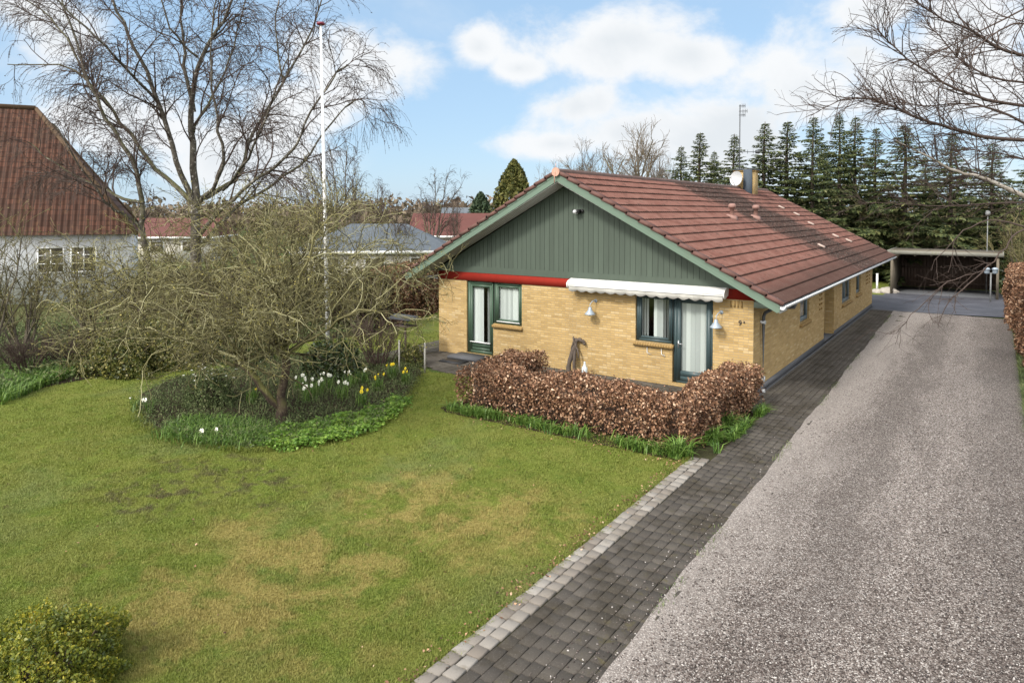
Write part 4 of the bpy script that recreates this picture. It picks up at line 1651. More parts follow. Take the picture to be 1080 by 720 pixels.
for seq, r0, r1 in limbs:
    L0.append(limb_px(seq, DB, r0 * .8, r1 * .75, 4, .04))
lv1 = ramify(L0[1:], dict(dens=1.3, ln=(1.6, 3.6), ang=.8, wander=.16, pull=V3(0, 0, .02), r=(.042, .014), nseg=6, up=.25, t0=.15))
lv2 = ramify(lv1, dict(dens=2.9, ln=(.8, 1.9), ang=.8, wander=.14, pull=V3(0, 0, -.10), r=(.017, .008), nseg=5, up=.0))
lv3 = ramify(lv2, dict(dens=6.6, ln=(.6, 2.2), ang=.7, wander=.08, pull=V3(0, 0, -.45), r=(.0098, .0068), nseg=5, up=-.1))
mb = MB()
polylines(mb, L0, 9)
mb.build('trunk', M['birchbark'], birch, True, root=birch)
mb = MB()
polylines(mb, lv1, 5)
polylines(mb, lv2, 4)
polylines(mb, lv3, 3)
leaves(mb, tips(lv3, 3.0, .3), .034, aspect=.4)
mb.build('crown', M['twigbirch'], birch, root=birch)

# ------------------------------------------------------------------ old apple tree
ab = gpx(297, 447)
apple = thing('apple_tree', 'old spreading apple tree with tangled lichened twigs in the flower bed', 'tree', ab)
DA = float((ab - CAM) @ _F)
tr1 = smooth_path([ab + V3(0, 0, -.05), ab + V3(.02, 0, .35), dpx(297, 412, DA), dpx(302, 385, DA), dpx(298, 366, DA + .1)], 4, .008)
tr2 = smooth_path([ab + V3(-.06, .05, .30), dpx(283, 418, DA), dpx(268, 396, DA + .2), dpx(250, 382, DA + .4)], 4, .008)
AL = [(tr1, np.interp(np.arange(len(tr1)), [0, 5, len(tr1) - 1], [.15, .095, .08]).tolist()),
      (tr2, np.linspace(.085, .06, len(tr2)).tolist())]
hub = tr1[-1]
N_ = 26
mains = []
for i in range(N_):
    az = i * 2.39996 + rnd.uniform(-.2, .2)
    el = (.42, .7, .95, 1.2)[i % 4]
    reach = (3.3, 3.1, 2.7, 2.2)[i % 4] * rnd.uniform(.85, 1.1)
    d = V3(math.cos(az) * math.cos(el), math.sin(az) * math.cos(el), math.sin(el))
    reach *= 1 + .22 * float(-(d @ _R))
    if d @ _F < -.2:
        reach *= .72
    src = hub if i % 3 else tr2[-1]
    pts, rad = shoot(src + rng.normal(size=3) * .05, d, reach * 1.15, .040, .009, 14, .19, V3(0, 0, -.05))
    mains.append((pts, rad))
# limbs through the crown's outline as photographed
for seq in ([(300, 372), (262, 330, -1), (205, 300, -1.6), (150, 300, -2), (100, 318, -2)],
            [(300, 372), (330, 320, .5), (385, 285, 1), (430, 285, 1.2), (462, 305, 1.4)],
            [(298, 372), (270, 300, .8), (240, 245, 1), (215, 228, 1.2), (185, 235, 1.2)],
            [(300, 372), (320, 290, -.8), (340, 240, -1), (372, 225, -1.2)],
            [(255, 384), (210, 360, .5), (160, 350, .8), (110, 345, .8), (78, 352, .6)],
            [(298, 372), (300, 300, 0), (285, 240, .4), (275, 215, .6)],
            [(300, 376), (345, 345, -.6), (390, 325, -.9), (430, 335, -1)],
            [(298, 372), (250, 320, 1.6), (180, 270, 2.4), (130, 262, 2.8)],
            [(298, 372), (230, 320, 1.0), (150, 285, 1.6), (85, 300, 1.8), (60, 325, 1.8)],
            [(298, 372), (220, 330, -.4), (140, 325, -.6), (95, 345, -.6), (75, 370, -.6)],
            [(300, 372), (345, 300, 1.8), (400, 255, 2.6), (445, 270, 3)],
            [(300, 372), (310, 280, 1.6), (330, 225, 2.2), (365, 222, 2.6)],
            [(300, 372), (240, 350, -.8), (190, 360, -1.2), (150, 390, -1.4)]):
    mains.append(limb_px(seq, DA, .038, .009, 4, .05))
a1 = ramify(mains, dict(dens=4.6, ln=(.8, 2.1), ang=.95, wander=.27, pull=V3(0, 0, -.04), r=(.0115, .0060), nseg=8, up=.12, t0=.22), keep=lambda p: p[2] > 1.0 + .5 * rnd.random() ** 2)
a2 = ramify(a1, dict(dens=5.6, ln=(.4, 1.15), ang=1.0, wander=.28, pull=V3(0, 0, -.05), r=(.0068, .0042), nseg=5, up=.12), keep=lambda p: p[2] > 1.05 + .5 * rnd.random() ** 2)
a3 = ramify(a2, dict(dens=5.0, ln=(.15, .55), ang=.95, wander=.22, pull=V3(0, 0, .0), r=(.0046, .0034), nseg=3, up=.12), keep=lambda p: p[2] > .95 + .5 * rnd.random() ** 2)
mb = MB()
polylines(mb, AL, 10)
mb.build('trunk', M['applebark'], apple, True, root=apple)
mb = MB()
polylines(mb, mains, 6)
polylines(mb, a1, 4)
polylines(mb, a2, 4)
polylines(mb, a3, 3)
cr = mb.build('crown', M['twigapple'], apple, root=apple)
mb = MB()
P = np.concatenate([tips(a3, 1.1, .5, .01), tips(a2, 1.0, .4, .02)])
leaves(mb, P, .017, aspect=.6, up=.4)
mb.build('leaf_buds', M['bud'], cr, root=apple)

# ------------------------------------------------------------------ birch that reaches in over the drive
rb = V3(10.4, 5.5, 0)
DR = float((rb - CAM) @ _F)
rbirch = thing('birch_tree', 'bare birch whose branches hang over the driveway at the picture\'s right edge', 'tree', rb)
tk = smooth_path([rb, rb + V3(.1, .1, 3), rb + V3(-.1, .2, 6.5), rb + V3(.1, 0, 10), rb + V3(0, .1, 13)], 4, .03)
RL = [(tk, np.linspace(.26, .06, len(tk)).tolist())]
for seq, dd_, r0, r1 in (
        ([(1320, 260), (1200, 245), (1080, 206), (1042, 190), (1010, 181), (975, 163), (945, 148)], -1.0, .075, .008),
        ([(1300, 150), (1180, 150), (1080, 148), (1020, 141), (970, 125), (930, 108), (895, 104), (862, 118)], -2, .06, .006),
        ([(1300, 120), (1180, 118), (1080, 112), (1010, 95), (955, 60), (925, 30)], -3, .05, .007),
        ([(1300, 80), (1190, 70), (1080, 60), (1030, 35), (985, 15), (950, -10)], -2, .05, .008),
        ([(1290, 40), (1180, 20), (1090, 0), (1040, -30)], -1, .05, .01),
        ([(1300, 190), (1170, 170), (1080, 130), (1030, 110), (975, 112), (920, 104)], 1.0, .05, .007),
        ([(1310, 220), (1200, 200), (1090, 170), (1040, 160), (990, 160)], 1.5, .04, .007),
        ([(1300, 100), (1180, 90), (1060, 85), (1010, 60), (975, 20)], 2, .05, .008),
        ([(1300, 0), (1180, -30), (1060, 20), (1000, 50), (960, 70)], 1.2, .04, .007),
        ([(1300, 60), (1150, 40), (1070, 25), (1020, 60), (985, 100)], -3.5, .03, .006),
        ([(1310, 300), (1180, 230), (1085, 240), (1060, 262), (1035, 285), (1000, 298), (968, 325), (945, 352)], -2.2, .022, .005),
        ([(1045, 278), (1022, 300), (1000, 318), (990, 345)], -2.2, .018, .005),
        ([(1085, 240), (1040, 232), (1010, 250), (985, 275)], -2.0, .02, .005),
        ([(1300, 260), (1160, 215), (1060, 214), (1000, 217), (950, 216), (905, 212)], 2.2, .04, .006)):
    RL.append(limb_px(seq, DR + dd_, r0, r1, 4, .015))
r1_ = ramify(RL[1:11] + RL[14:], dict(dens=3.8, ln=(.7, 2.0), ang=.75, wander=.14, pull=V3(0, 0, .0), r=(.011, .005), nseg=6, up=.12, t0=.3, bias=.8))
top_ = ramify([L_ for L_ in RL[1:9]], dict(dens=3.4, ln=(.8, 1.8), ang=.8, wander=.14, pull=V3(0, 0, .02), r=(.011, .005), nseg=6, up=.3, t0=.3, bias=.8))
r1_ += ramify(RL[11:14], dict(dens=2.2, ln=(.4, 1.1), ang=.7, wander=.14, pull=V3(0, 0, -.05), r=(.008, .004), nseg=5, up=.0, t0=.4))
r2_ = ramify(r1_ + top_, dict(dens=3.4, ln=(.3, 1.0), ang=.75, wander=.14, pull=V3(0, 0, -.08), r=(.0055, .0032), nseg=4, up=.0))
r3_ = ramify(r2_, dict(dens=2.6, ln=(.15, .5), ang=.7, wander=.1, pull=V3(0, 0, -.12), r=(.0036, .0026), nseg=3, up=.0))
mb = MB()
polylines(mb, RL[:2], 9)
mb.build('trunk', M['palebark'], rbirch, True, root=rbirch)
mb = MB()
polylines(mb, RL[2:], 6)
polylines(mb, r1_ + top_, 4)
polylines(mb, r2_, 3)
polylines(mb, r3_, 3)
leaves(mb, tips(r2_, 1.2, .5), .012, aspect=.45)
leaves(mb, tips(r3_, .6, .6), .011, aspect=.45)
mb.build('crown', M['twigbirch'], rbirch, root=rbirch)


# ------------------------------------------------------------------ bare shrubs and far bare trees (built at their own origin)
def bare_plant(name, label, cat, h, spread, stems, lv, mats, r0, lean=.35, bud=0.0, budmat='bud', budsize=.02, trunk_h=0.0, pull=V3(0, 0, .05)):
    root = thing(name, label, cat)
    S = []
    for i in range(stems):
        az = rnd.uniform(0, 2 * PI)
        b = V3(math.cos(az), math.sin(az), 0) * spread * .18 * rnd.random()
        le = lean * rnd.uniform(.3, 1.3)
        d = V3(math.cos(az) * le, math.sin(az) * le, 1)
        if trunk_h:
            b = V3(0, 0, trunk_h)
        S.append(shoot(b, d, h * rnd.uniform(.75, 1.05) - trunk_h, r0, r0 * .3, 7, .09, pull))
    base = list(S)
    if trunk_h:
        base.insert(0, shoot(V3(0, 0, -.1), V3(0, 0, 1), trunk_h + .15, r0 * 2.2, r0 * 1.5, 4, .03, V3(0, 0, 0)))
    cur, allv = S, []
    for l in lv:
        cur = ramify(cur, l)
        allv.append(cur)
    mb = MB()
    polylines(mb, base, 6)
    mb.build('trunk' if trunk_h else 'stems', M[mats[0]], root, True)
    mb = MB()
    for a in allv:
        polylines(mb, a, 3)
    if bud:
        leaves(mb, tips(allv[-1], bud, .3), budsize, tint=.85)
    mb.build('crown' if trunk_h else 'twigs', M[mats[1]], root)
    return root


def place(o, px, dep, rotz=None, scale=None, label=None, first=False, group=None):
    p = foot(px, dep)
    if first:
        o.location = tuple(p)
        if rotz is not None:
            o.rotation_euler = (0, 0, rotz)
        if scale is not None:
            o.scale = (scale,) * 3 if not hasattr(scale, '__len__') else scale
        if label:
            o['label'] = label
        if group:
            o['group'] = group
        return o
    return dup(o, p, rotz if rotz is not None else rnd.uniform(0, 6.28), scale or 1.0, label, group)


shr_lv = [dict(dens=3.0, ln=(.6, 1.5), ang=.6, wander=.16, pull=V3(0, 0, .06), r=(.016, .008), nseg=5, up=.25),
          dict(dens=4.0, ln=(.3, .9), ang=.7, wander=.18, pull=V3(0, 0, .0), r=(.009, .005), nseg=4, up=.15),
          dict(dens=4.0, ln=(.15, .5), ang=.7, wander=.18, pull=V3(0, 0, .0), r=(.0055, .004), nseg=3, up=.1)]
sh = bare_plant('bare_shrub', '', 'shrub', 3.4, 1.2, 13, shr_lv, ('greybark', 'twigolive'), .032, .38, 1.2)
G1 = 'bare shrubs along the left boundary'
place(sh, 22, 21.5, .3, (1.0, 1.0, 1.0), 'bare greenish shrub in front of the white house at the picture\'s left edge', True, G1)
place(sh, -25, 19.5, 2.0, (1.2, 1.2, 1.15), 'tall bare shrub half out of view on the far left', False, G1)
place(sh, 92, 24.5, 4.0, (1.2, 1.2, .95), 'bare shrub under the window of the white house', False, G1)
place(sh, 235, 25.5, 1.0, (1.7, 1.7, 1.15), 'wide bare shrub just behind the apple tree crown', False, G1)
place(sh, 300, 26.5, 5.0, (1.5, 1.5, 1.32), 'tallest bare shrub behind the apple tree, left of the flagpole', False, G1)
place(sh, 380, 25.5, 3.0, (1.4, 1.4, .9), 'bare shrub right of the flagpole near the grey roof', False, G1)
place(sh, 160, 23.5, 0.5, (1.4, 1.4, .8), 'low bare shrub behind the left end of the apple crown', False, G1)

brush_lv = [dict(dens=5.5, ln=(.3, .8), ang=.5, wander=.16, pull=V3(0, 0, .05), r=(.008, .005), nseg=4, up=.3),
            dict(dens=7.0, ln=(.12, .4), ang=.7, wander=.18, pull=V3(0, 0, .0), r=(.005, .004), nseg=3, up=.2)]
br = bare_plant('barberry_bush', '', 'bush', 1.5, 1.5, 34, brush_lv, ('twigdark', 'twigdark'), .011, .45, .8, budsize=.012)
place(br, 397, 20.2, 0, (1.25, 1.0, 1.0), 'dense dark reddish brown twiggy bush right of the flagpole foot', True)
place(br, 28, 18.8, 2, (1.2, 1.0, .85), 'low dark twiggy bush at the left lawn edge', False)
place(br, 70, 19.6, 4, (1.0, 1.0, .8), 'low brown twiggy bush beside the ivy mound', False)

# brown beech hedge behind the garden's left boundary, and the two by the drive
def hedge(name, label, boxes, dens, leafsize, core=True, low=.0, twig=True, top_irr=.05, group=None, wob=.05, lmat='beech'):
    """boxes: (centre line a, b, width, height)"""
    a0 = boxes[0][0]
    root = thing(name, label, 'hedge', (a0[0], a0[1], 0), group)
    mc, ml, mt = MB(), MB(), []
    for a, b, w, h in boxes:
        a, b = np.array([a[0], a[1], 0.]), np.array([b[0], b[1], 0.])
        d = b - a
        ln = np.linalg.norm(d)
        u = d / ln
        v = np.array([-u[1], u[0], 0.])
        up = np.array([0, 0, 1.])
        c = .5
        a2_, b2_ = a + u * .12, b - u * .12
        P8 = [a - u * w * .1 - v * w / 2 * c, b + u * w * .1 - v * w / 2 * c, b + u * w * .1 + v * w / 2 * c, a - u * w * .1 + v * w / 2 * c]
        P8 = [p + up * .02 for p in P8] + [p + up * (h * .80) for p in P8]
        mc.hexa(P8)
        faces = [(ln, h, lambda s, t_: (a + np.outer(s * ln, u) - v * w / 2 + np.outer(t_ * h, up), -v)),
                 (ln, h, lambda s, t_: (a + np.outer(s * ln, u) + v * w / 2 + np.outer(t_ * h, up), v)),
                 (ln, w, lambda s, t_: (a + np.outer(s * ln, u) + np.outer((t_ - .5) * w, v) + up * h, up)),
                 (w, h, lambda s, t_: (a + np.outer((s - .5) * w, v) - u * w * .35 + np.outer(t_ * h, up), -u)),
                 (w, h, lambda s, t_: (b + np.outer((s - .5) * w, v) + u * w * .35 + np.outer(t_ * h, up), u))]
        for fi, (l1, l2, fn) in enumerate(faces):
            n = int(l1 * l2 * dens)
            s, t_ = rng.random(n), rng.random(n)
            if fi != 2 and low:
                kk = rng.random(n) < (1 - low) + low * np.clip(t_ * 2.0, 0, 1)
                s, t_ = s[kk], t_[kk]
            P, N = fn(s, t_)
            n = len(P)
            ph = P[:, 0] * 2.3 + P[:, 1] * 1.9
            lump = wob * (np.sin(ph * 1.7) + np.sin(ph * 3.1 + P[:, 2] * 5) * .7 + np.sin(P[:, 2] * 4 + ph * .6) * .6)
            off = lump - np.abs(rng.normal(0, .075, n)) + (rng.random(n) < .06) * rng.uniform(0, .1, n) + .02
            P = P + N * off[:, None] + rng.normal(size=(n, 3)) * .02
            # round the shoulders
            over = np.clip(P[:, 2] - (h - .12), 0, None)
            lat = ((P - a) @ v)
            P[:, 2] -= np.clip(np.abs(lat) - w * .36, 0, None) * .8 * (P[:, 2] > h * .8)
            P[:, 2] += np.sin(ph * .9) * top_irr * (P[:, 2] > h * .6)
            P[:, 2] = np.clip(P[:, 2], .03, None)
            leaves(ml, P, leafsize, nrm=N * .5, aspect=.62)
        if twig:
            m = int(ln * 90)
            s = rng.random(m)
            for i in range(m):
                p = a + u * ln * s[i] + v * rnd.uniform(-.42, .42) * w + up * rnd.uniform(.05, h * .6)
                mt.append(shoot(p, V3(rnd.gauss(0, .5), rnd.gauss(0, .5), 1), rnd.uniform(.3, .6) * min(1, h), .006, .003, 4, .15, V3(0, 0, 0)))
    co = mc.build('twig_core', M['beechtwig'], root, root=root)
    ml.build('leaves', M[lmat], root, root=root)
    if mt:
        m2 = MB()
        polylines(m2, mt, 3)
        m2.build('twigs', M['twigdark'], root, root=root)
    return root


hedge('beech_hedge', 'low clipped copper beech hedge wrapping round the front terrace', [((-5.0, -3.6), (-5.0, -2.2), .75, .95), ((-4.95, -4.24), (-.25, -4.2), .98, .94), ((-.14, -4.25), (.02, -.75), .70, .98)], 2100, .029, low=.9)
hedge('beech_hedge', 'tall copper beech hedge along the right side of the gravel drive', [((6.0, 6.6), (5.92, 12), .9, 2.75), ((5.92, 12), (5.76, 16), .9, 2.5), ((5.76, 16), (5.64, 20), .9, 2.15)], 900, .038, low=.1, twig=False, wob=.08)
p1, p2 = foot(400, 27.5), foot(470, 33)
hedge('beech_hedge', 'brown beech hedge seen behind the left corner of the house', [((p1[0], p1[1]), (p2[0], p2[1]), 1.0, 2.3)], 600, .05, twig=False, wob=.1)
p1, p2 = foot(150, 27.0), foot(395, 27.0)
hedge('privet_hedge', 'dark olive hedge behind the apple tree along the garden boundary', [((p1[0], p1[1]), (p2[0], p2[1]), 1.1, 2.0)], 520, .05, twig=False, wob=.16, lmat='olive')


# rounded leafy shrubs
def leafy(name, label, cat, c, rx, ry, h, n, size, mat, lump=.18, z0=.0, aspect=.6, core='twigdark', shape=1.0):
    root = thing(name, label, cat, (c[0], c[1], 0))
    mb = MB()
    d = rng.normal(size=(n, 3))
    d[:, 2] = np.abs(d[:, 2])
    d /= np.linalg.norm(d, axis=1, keepdims=True)
    az = np.arctan2(d[:, 1], d[:, 0])
    k = 1 + lump * (np.sin(az * 3 + d[:, 2] * 4 + 1) * .5 + np.sin(az * 7 + d[:, 2] * 9) * .35 + np.sin(az * 13 + d[:, 2] * 17) * .3)
    rr = k * (1 - np.abs(rng.normal(0, .13, n)))
    P = np.stack([c[0] + d[:, 0] * rx * rr, c[1] + d[:, 1] * ry * rr, z0 + np.clip(d[:, 2], 0, 1) ** shape * h * rr], 1)
    # sprigs that stand out of the outline
    leaves(mb, P, size, nrm=d * .4, aspect=aspect)
    mb.build('leaves', M[mat], root, root=root)
    st = []
    for i in range(26):
        a_ = rnd.uniform(0, 6.28)
        st.append(shoot(V3(c[0] + rnd.uniform(-.1, .1), c[1] + rnd.uniform(-.1, .1), 0), V3(math.cos(a_) * rx, math.sin(a_) * ry, h * rnd.uniform(.4, 1.5)), max(rx, h) * .9, .014, .006, 5, .1, V3(0, 0, .05)))
    m2 = MB()
    polylines(m2, st, 4)
    m2.build('stems', M[core], root, root=root)
    return root


bc = gpx(52, 724)
leafy('box_shrub', 'yellow green clipped shrub in the near left corner of the lawn', 'shrub', bc, .68, .68, .68, 24000, .016, 'box', .22)
c = gpx(352, 396)
leafy('evergreen_shrub', 'dark evergreen shrub at the foot of the flagpole', 'shrub', c, .85, .7, .95, 7000, .04, 'ever', .25)
c = gpx(120, 392)
leafy('ivy_mound', 'yellowish green ivy mound at the back edge of the lawn, left of the bed', 'shrub', c, 1.5, .8, 1.15, 10000, .04, 'ivy', .3)
c = gpx(175, 384)
leafy('ivy_mound', 'dark ivy mound behind the apple tree crown, right of the yellowish one', 'shrub', c, 1.4, .9, 1.3, 9000, .04, 'ivy', .3)
c = gpx(255, 380)
leafy('evergreen_shrub', 'dark low evergreen under the apple tree crown', 'shrub', c, 1.1, .8, 1.0, 7000, .04, 'ever', .3)
c = gpx(434, 386)
leafy('evergreen_shrub', 'small bronze green bush between the two wooden stakes', 'shrub', c, .42, .4, .62, 3000, .026, 'ivy', .3)
c = gpx(222, 425)
leafy('flowering_shrub', 'small dark shrub with white blossoms on the left of the bed', 'shrub', c, .62, .5, .75, 4200, .026, 'herb', .3)
mb = MB()
P = np.stack([c[0] + rng.normal(0, .34, 34), c[1] + rng.normal(0, .25, 34), .62 + rng.normal(0, .14, 34)], 1)
for p in P:
    for k in range(5):
        a_ = k * 1.2566 + rnd.random()
        e_ = V3(math.cos(a_), math.sin(a_), .45) * .034
        s_ = V3(-math.sin(a_), math.cos(a_), 0) * .016
        mb.quad(p, p + e_ * .6 + s_, p + e_, p + e_ * .6 - s_)
bl = mb.build('blossoms', M['petalw'])
fs = [o for o in COL.objects if o.name.startswith('flowering_shrub')][0]
bl.parent = fs
bl.location = tuple(-np.array(fs.location))
bl['kind'] = 'stuff'


# bulbs: clumps of strap leaves with flowers on top
def bulb_clump(c, label, n_l, n_f, petal, rad=.16, h=.34, group=None):
    root = thing('daffodil_clump', label, 'flowers', (c[0], c[1], .012), group)
    mb = MB()
    P = np.stack([c[0] + rng.normal(0, rad * .6, n_l), c[1] + rng.normal(0, rad * .6, n_l), np.full(n_l, .012)], 1)
    blades(mb, P, h, .008, .6)
    mb.build('leaves', M['strap'], root, root=root)
    for i in range(n_f):
        a_ = rnd.uniform(0, 6.28)
        r_ = rad * math.sqrt(rnd.random())
        p = V3(c[0] + r_ * math.cos(a_), c[1] + r_ * math.sin(a_), .012)
        t_ = p + V3(rnd.gauss(0, .03), rnd.gauss(0, .03), h * rnd.uniform(.9, 1.2))
        m2 = MB()
        # face the light: towards the south-west
        fd = unit(V3(-.25 + rnd.gauss(0, .4), -.9, .25))
        sx_ = unit(np.cross(fd, V3(0, 0, 1)))
        sy_ = np.cross(sx_, fd)
        for k in range(6):
            b_ = k * PI / 3
            e_ = sx_ * math.cos(b_) + sy_ * math.sin(b_)
            s_ = -sx_ * math.sin(b_) + sy_ * math.cos(b_)
            m2.quad(t_, t_ + e_ * .03 + s_ * .017, t_ + e_ * .053, t_ + e_ * .03 - s_ * .017)
        k6 = np.arange(6) * PI / 3
        ring0 = [t_ + (sx_ * math.cos(b_) + sy_ * math.sin(b_)) * .012 for b_ in k6]
        ring1 = [t_ + fd * .03 + (sx_ * math.cos(b_) + sy_ * math.sin(b_)) * .018 for b_ in k6]
        m2.add(ring0 + ring1, [(j, (j + 1) % 6, (j + 1) % 6 + 6, j + 6) for j in range(6)])
        fl = m2.build('flower', M[petal], root, root=root)
        m3 = MB()
        m3.tube([p, (p + t_) / 2 + V3(0, 0, .02), t_], .005, 4)
        m3.build('stem', M['strap'], fl, root=root)
    return root


GB = 'daffodils in the flower bed'
for (px, py, lab, nl, nf, pet, rad) in (
        (333, 417, 'largest clump of white daffodils just right of the apple trunk', 120, 9, 'petalw', .24),
        (345, 411, 'white daffodil clump right of the largest one, before the flagpole', 60, 5, 'petalw', .16),
        (316, 412, 'few white daffodils close beside the apple trunk', 50, 4, 'petalw', .16),
        (385, 404, 'pair of white daffodils near the dark reddish bush', 40, 2, 'petalw', .12),
        (414, 399, 'yellow daffodils at the foot of the left wooden stake', 70, 3, 'petaly', .12),
        (382, 428, 'yellow daffodils in the middle right of the bed', 60, 3, 'petaly', .12),
        (265, 425, 'single yellow daffodil left of the apple trunk', 70, 1, 'petaly', .14),
        (370, 408, 'cream daffodils between the white and the yellow clumps', 50, 3, 'petalw', .14),
        (142, 434, 'lone white flower at the left tip of the bed', 20, 1, 'petalw', .06),
        (156, 436, 'two white flowers near the left tip of the bed', 20, 2, 'petalw', .08),
        (218, 463, 'low white flowers in the grassy tuft at the bed front', 60, 4, 'petalw', .14),
        (398, 412, 'yellow daffodils right of the cream ones', 60, 4, 'petaly', .14), (428, 405, 'yellow daffodils by the lawn at the right tip of the bed', 50, 3, 'petaly', .12),
        (325, 423, 'white daffodils in front of the largest white clump', 60, 5, 'petalw', .16), (362, 420, 'white daffodils in the middle of the bed between yellow clumps', 60, 4, 'petalw', .15)):
    bulb_clump(gpx(px, py), lab, nl, nf, pet, rad, .34 if py < 460 else .16, GB)

# ground cover and grassy tufts in the bed
mb = MB()
cov = [gpx(*q) for q in [(272, 470), (300, 452), (345, 446), (400, 432), (418, 420), (430, 424), (415, 440), (388, 456), (345, 468), (300, 476)]]
P = scatter_poly(np.array(cov)[:, :2], 26000)
P[:, :2] += rng.normal(size=(len(P), 2)) * .09
P[:, 2] = .03 + .09 * rng.random(len(P)) + .05 * np.sin(P[:, 0] * 9) * np.sin(P[:, 1] * 8)
leaves(mb, P, .030, up=1.4, aspect=.8)
tag(mb.build('ground_cover', M['cover']), 'bright green leafy ground cover along the front edge of the bed', 'ground cover', kind='stuff')
mb = MB()
tuft = [gpx(*q) for q in [(168, 462), (195, 444), (250, 446), (285, 452), (285, 470), (240, 473), (200, 468)]]
P = scatter_poly(np.array(tuft)[:, :2], 6500)
P[:, :2] += rng.normal(size=(len(P), 2)) * .13
blades(mb, P, .20, .008, 1.1)
P = scatter_poly([gpx(*q)[:2] for q in [(470, 420), (505, 415), (505, 432), (700, 468), (715, 482), (600, 458), (490, 436)]], 200)
tag(mb.build('grass_tufts', M['strap']), 'grassy green tufts at the front of the bed', 'plants', kind='stuff')
mb = MB()
P = scatter_poly(bedxy, 34000)
P[:, :2] += rng.normal(size=(len(P), 2)) * .10
hh = .05 + .20 * np.clip(np.sin(P[:, 0] * 2.1 + 1) * np.sin(P[:, 1] * 1.7) * .5 + .5 + rng.normal(0, .2, len(P)), 0, 1)
P[:, 2] = hh * rng.random(len(P)) ** .6 + .02
leaves(mb, P, .026, aspect=.35, up=.2)
P = scatter_poly(bedxy, 9000)
blades(mb, P, .17, .006, .9)
tag(mb.build('bed_plants', M['herb']), 'low grey green perennials filling the flower bed', 'plants', kind='stuff')
mb = MB()
P = scatter_poly(np.array([gpx(*q) for q in [(0, 428), (0, 392), (50, 384), (90, 392), (60, 404)]])[:, :2], 7000)
blades(mb, P, .34, .011, 1.1)
tag(mb.build('border_grass', M['strap']), 'tall fresh green strap leaves at the left lawn edge', 'plants', kind='stuff')
mb = MB()
P = scatter_poly([p[:2] for p in soil_left], 60000)
P = P[np.linalg.norm(P[:, :2] - CAM[None, :2], axis=1) < 34]
P[:, 2] = .02 + rng.random(len(P)) ** 2 * .5
leaves(mb, P, .045, aspect=.5, up=.3)
tag(mb.build('undergrowth', M['herb']), 'low undergrowth below the boundary shrubs', 'plants', kind='stuff')
# strap-leaved plants along the foot of the front hedge
mb = MB()
n = 3000
x = rng.uniform(-5.45, .1, n)
P = np.stack([x, -4.93 + rng.normal(0, .07, n) + .06 * np.sin(x * 3), np.zeros(n)], 1)
P = P[rng.random(len(P)) < np.clip(.35 + .6 * np.sin(P[:, 0] * 4.3 + 2) * np.sin(P[:, 0] * 1.1) + (P[:, 0] < -3) * .3, .05, 1)]
blades(mb, P, .14 + .14 * rng.random((len(P), 1))[:, 0], .011, 1.4)
n = 900
P = np.stack([.56 + rng.normal(0, .05, n), rng.uniform(-4.4, -1.0, n), np.full(n, .02)], 1)
P = P[np.abs(np.sin(P[:, 1] * 1.6)) > .55]
blades(mb, P, .22, .011, 1.3)
tag(mb.build('hedge_foot_plants', M['strap']), 'green strap leaves along the foot of the front hedge', 'plants', kind='stuff')
for (px, py, lab) in ((748, 468, 'fresh green daylily tuft at the hedge corner by the pavers'), (763, 452, 'fresh green daylily tuft beside the short right arm of the hedge'), (716, 482, 'wide green daylily tuft in front of the hedge corner')):
    c = gpx(px, py)
    mb = MB()
    P = np.stack([c[0] + rng.normal(0, .09, 170), c[1] + rng.normal(0, .09, 170), np.full(170, .02)], 1)
    blades(mb, P, .36, .013, 1.3)
    tag(mb.build('daylily_clump', M['strap'], origin=(c[0], c[1], 0)), lab, 'plant', 'daylily tufts at the hedge corner')
# weeds at the foot of the right hedge
mb = MB()
n = 9000
P = np.stack([5.35 + np.abs(rng.normal(0, .12, n)), rng.uniform(0, 19, n), np.full(n, .03)], 1)
blades(mb, P, .14, .008, 1.2)
n = 2200
P2 = np.stack([rng.normal(0, .04, n), rng.uniform(-14, 18, n), np.full(n, .03)], 1)
P2[:, 0] += 1.48 - .0235 * P2[:, 1]
P2 = P2[np.sin(P2[:, 1] * 3.1) + np.sin(P2[:, 1] * 1.3) > .3]
blades(mb, P2, .04, .005, 1.2)
tag(mb.build('weeds', M['herb']), 'weeds along the edges of the gravel drive', 'weeds', kind='stuff')


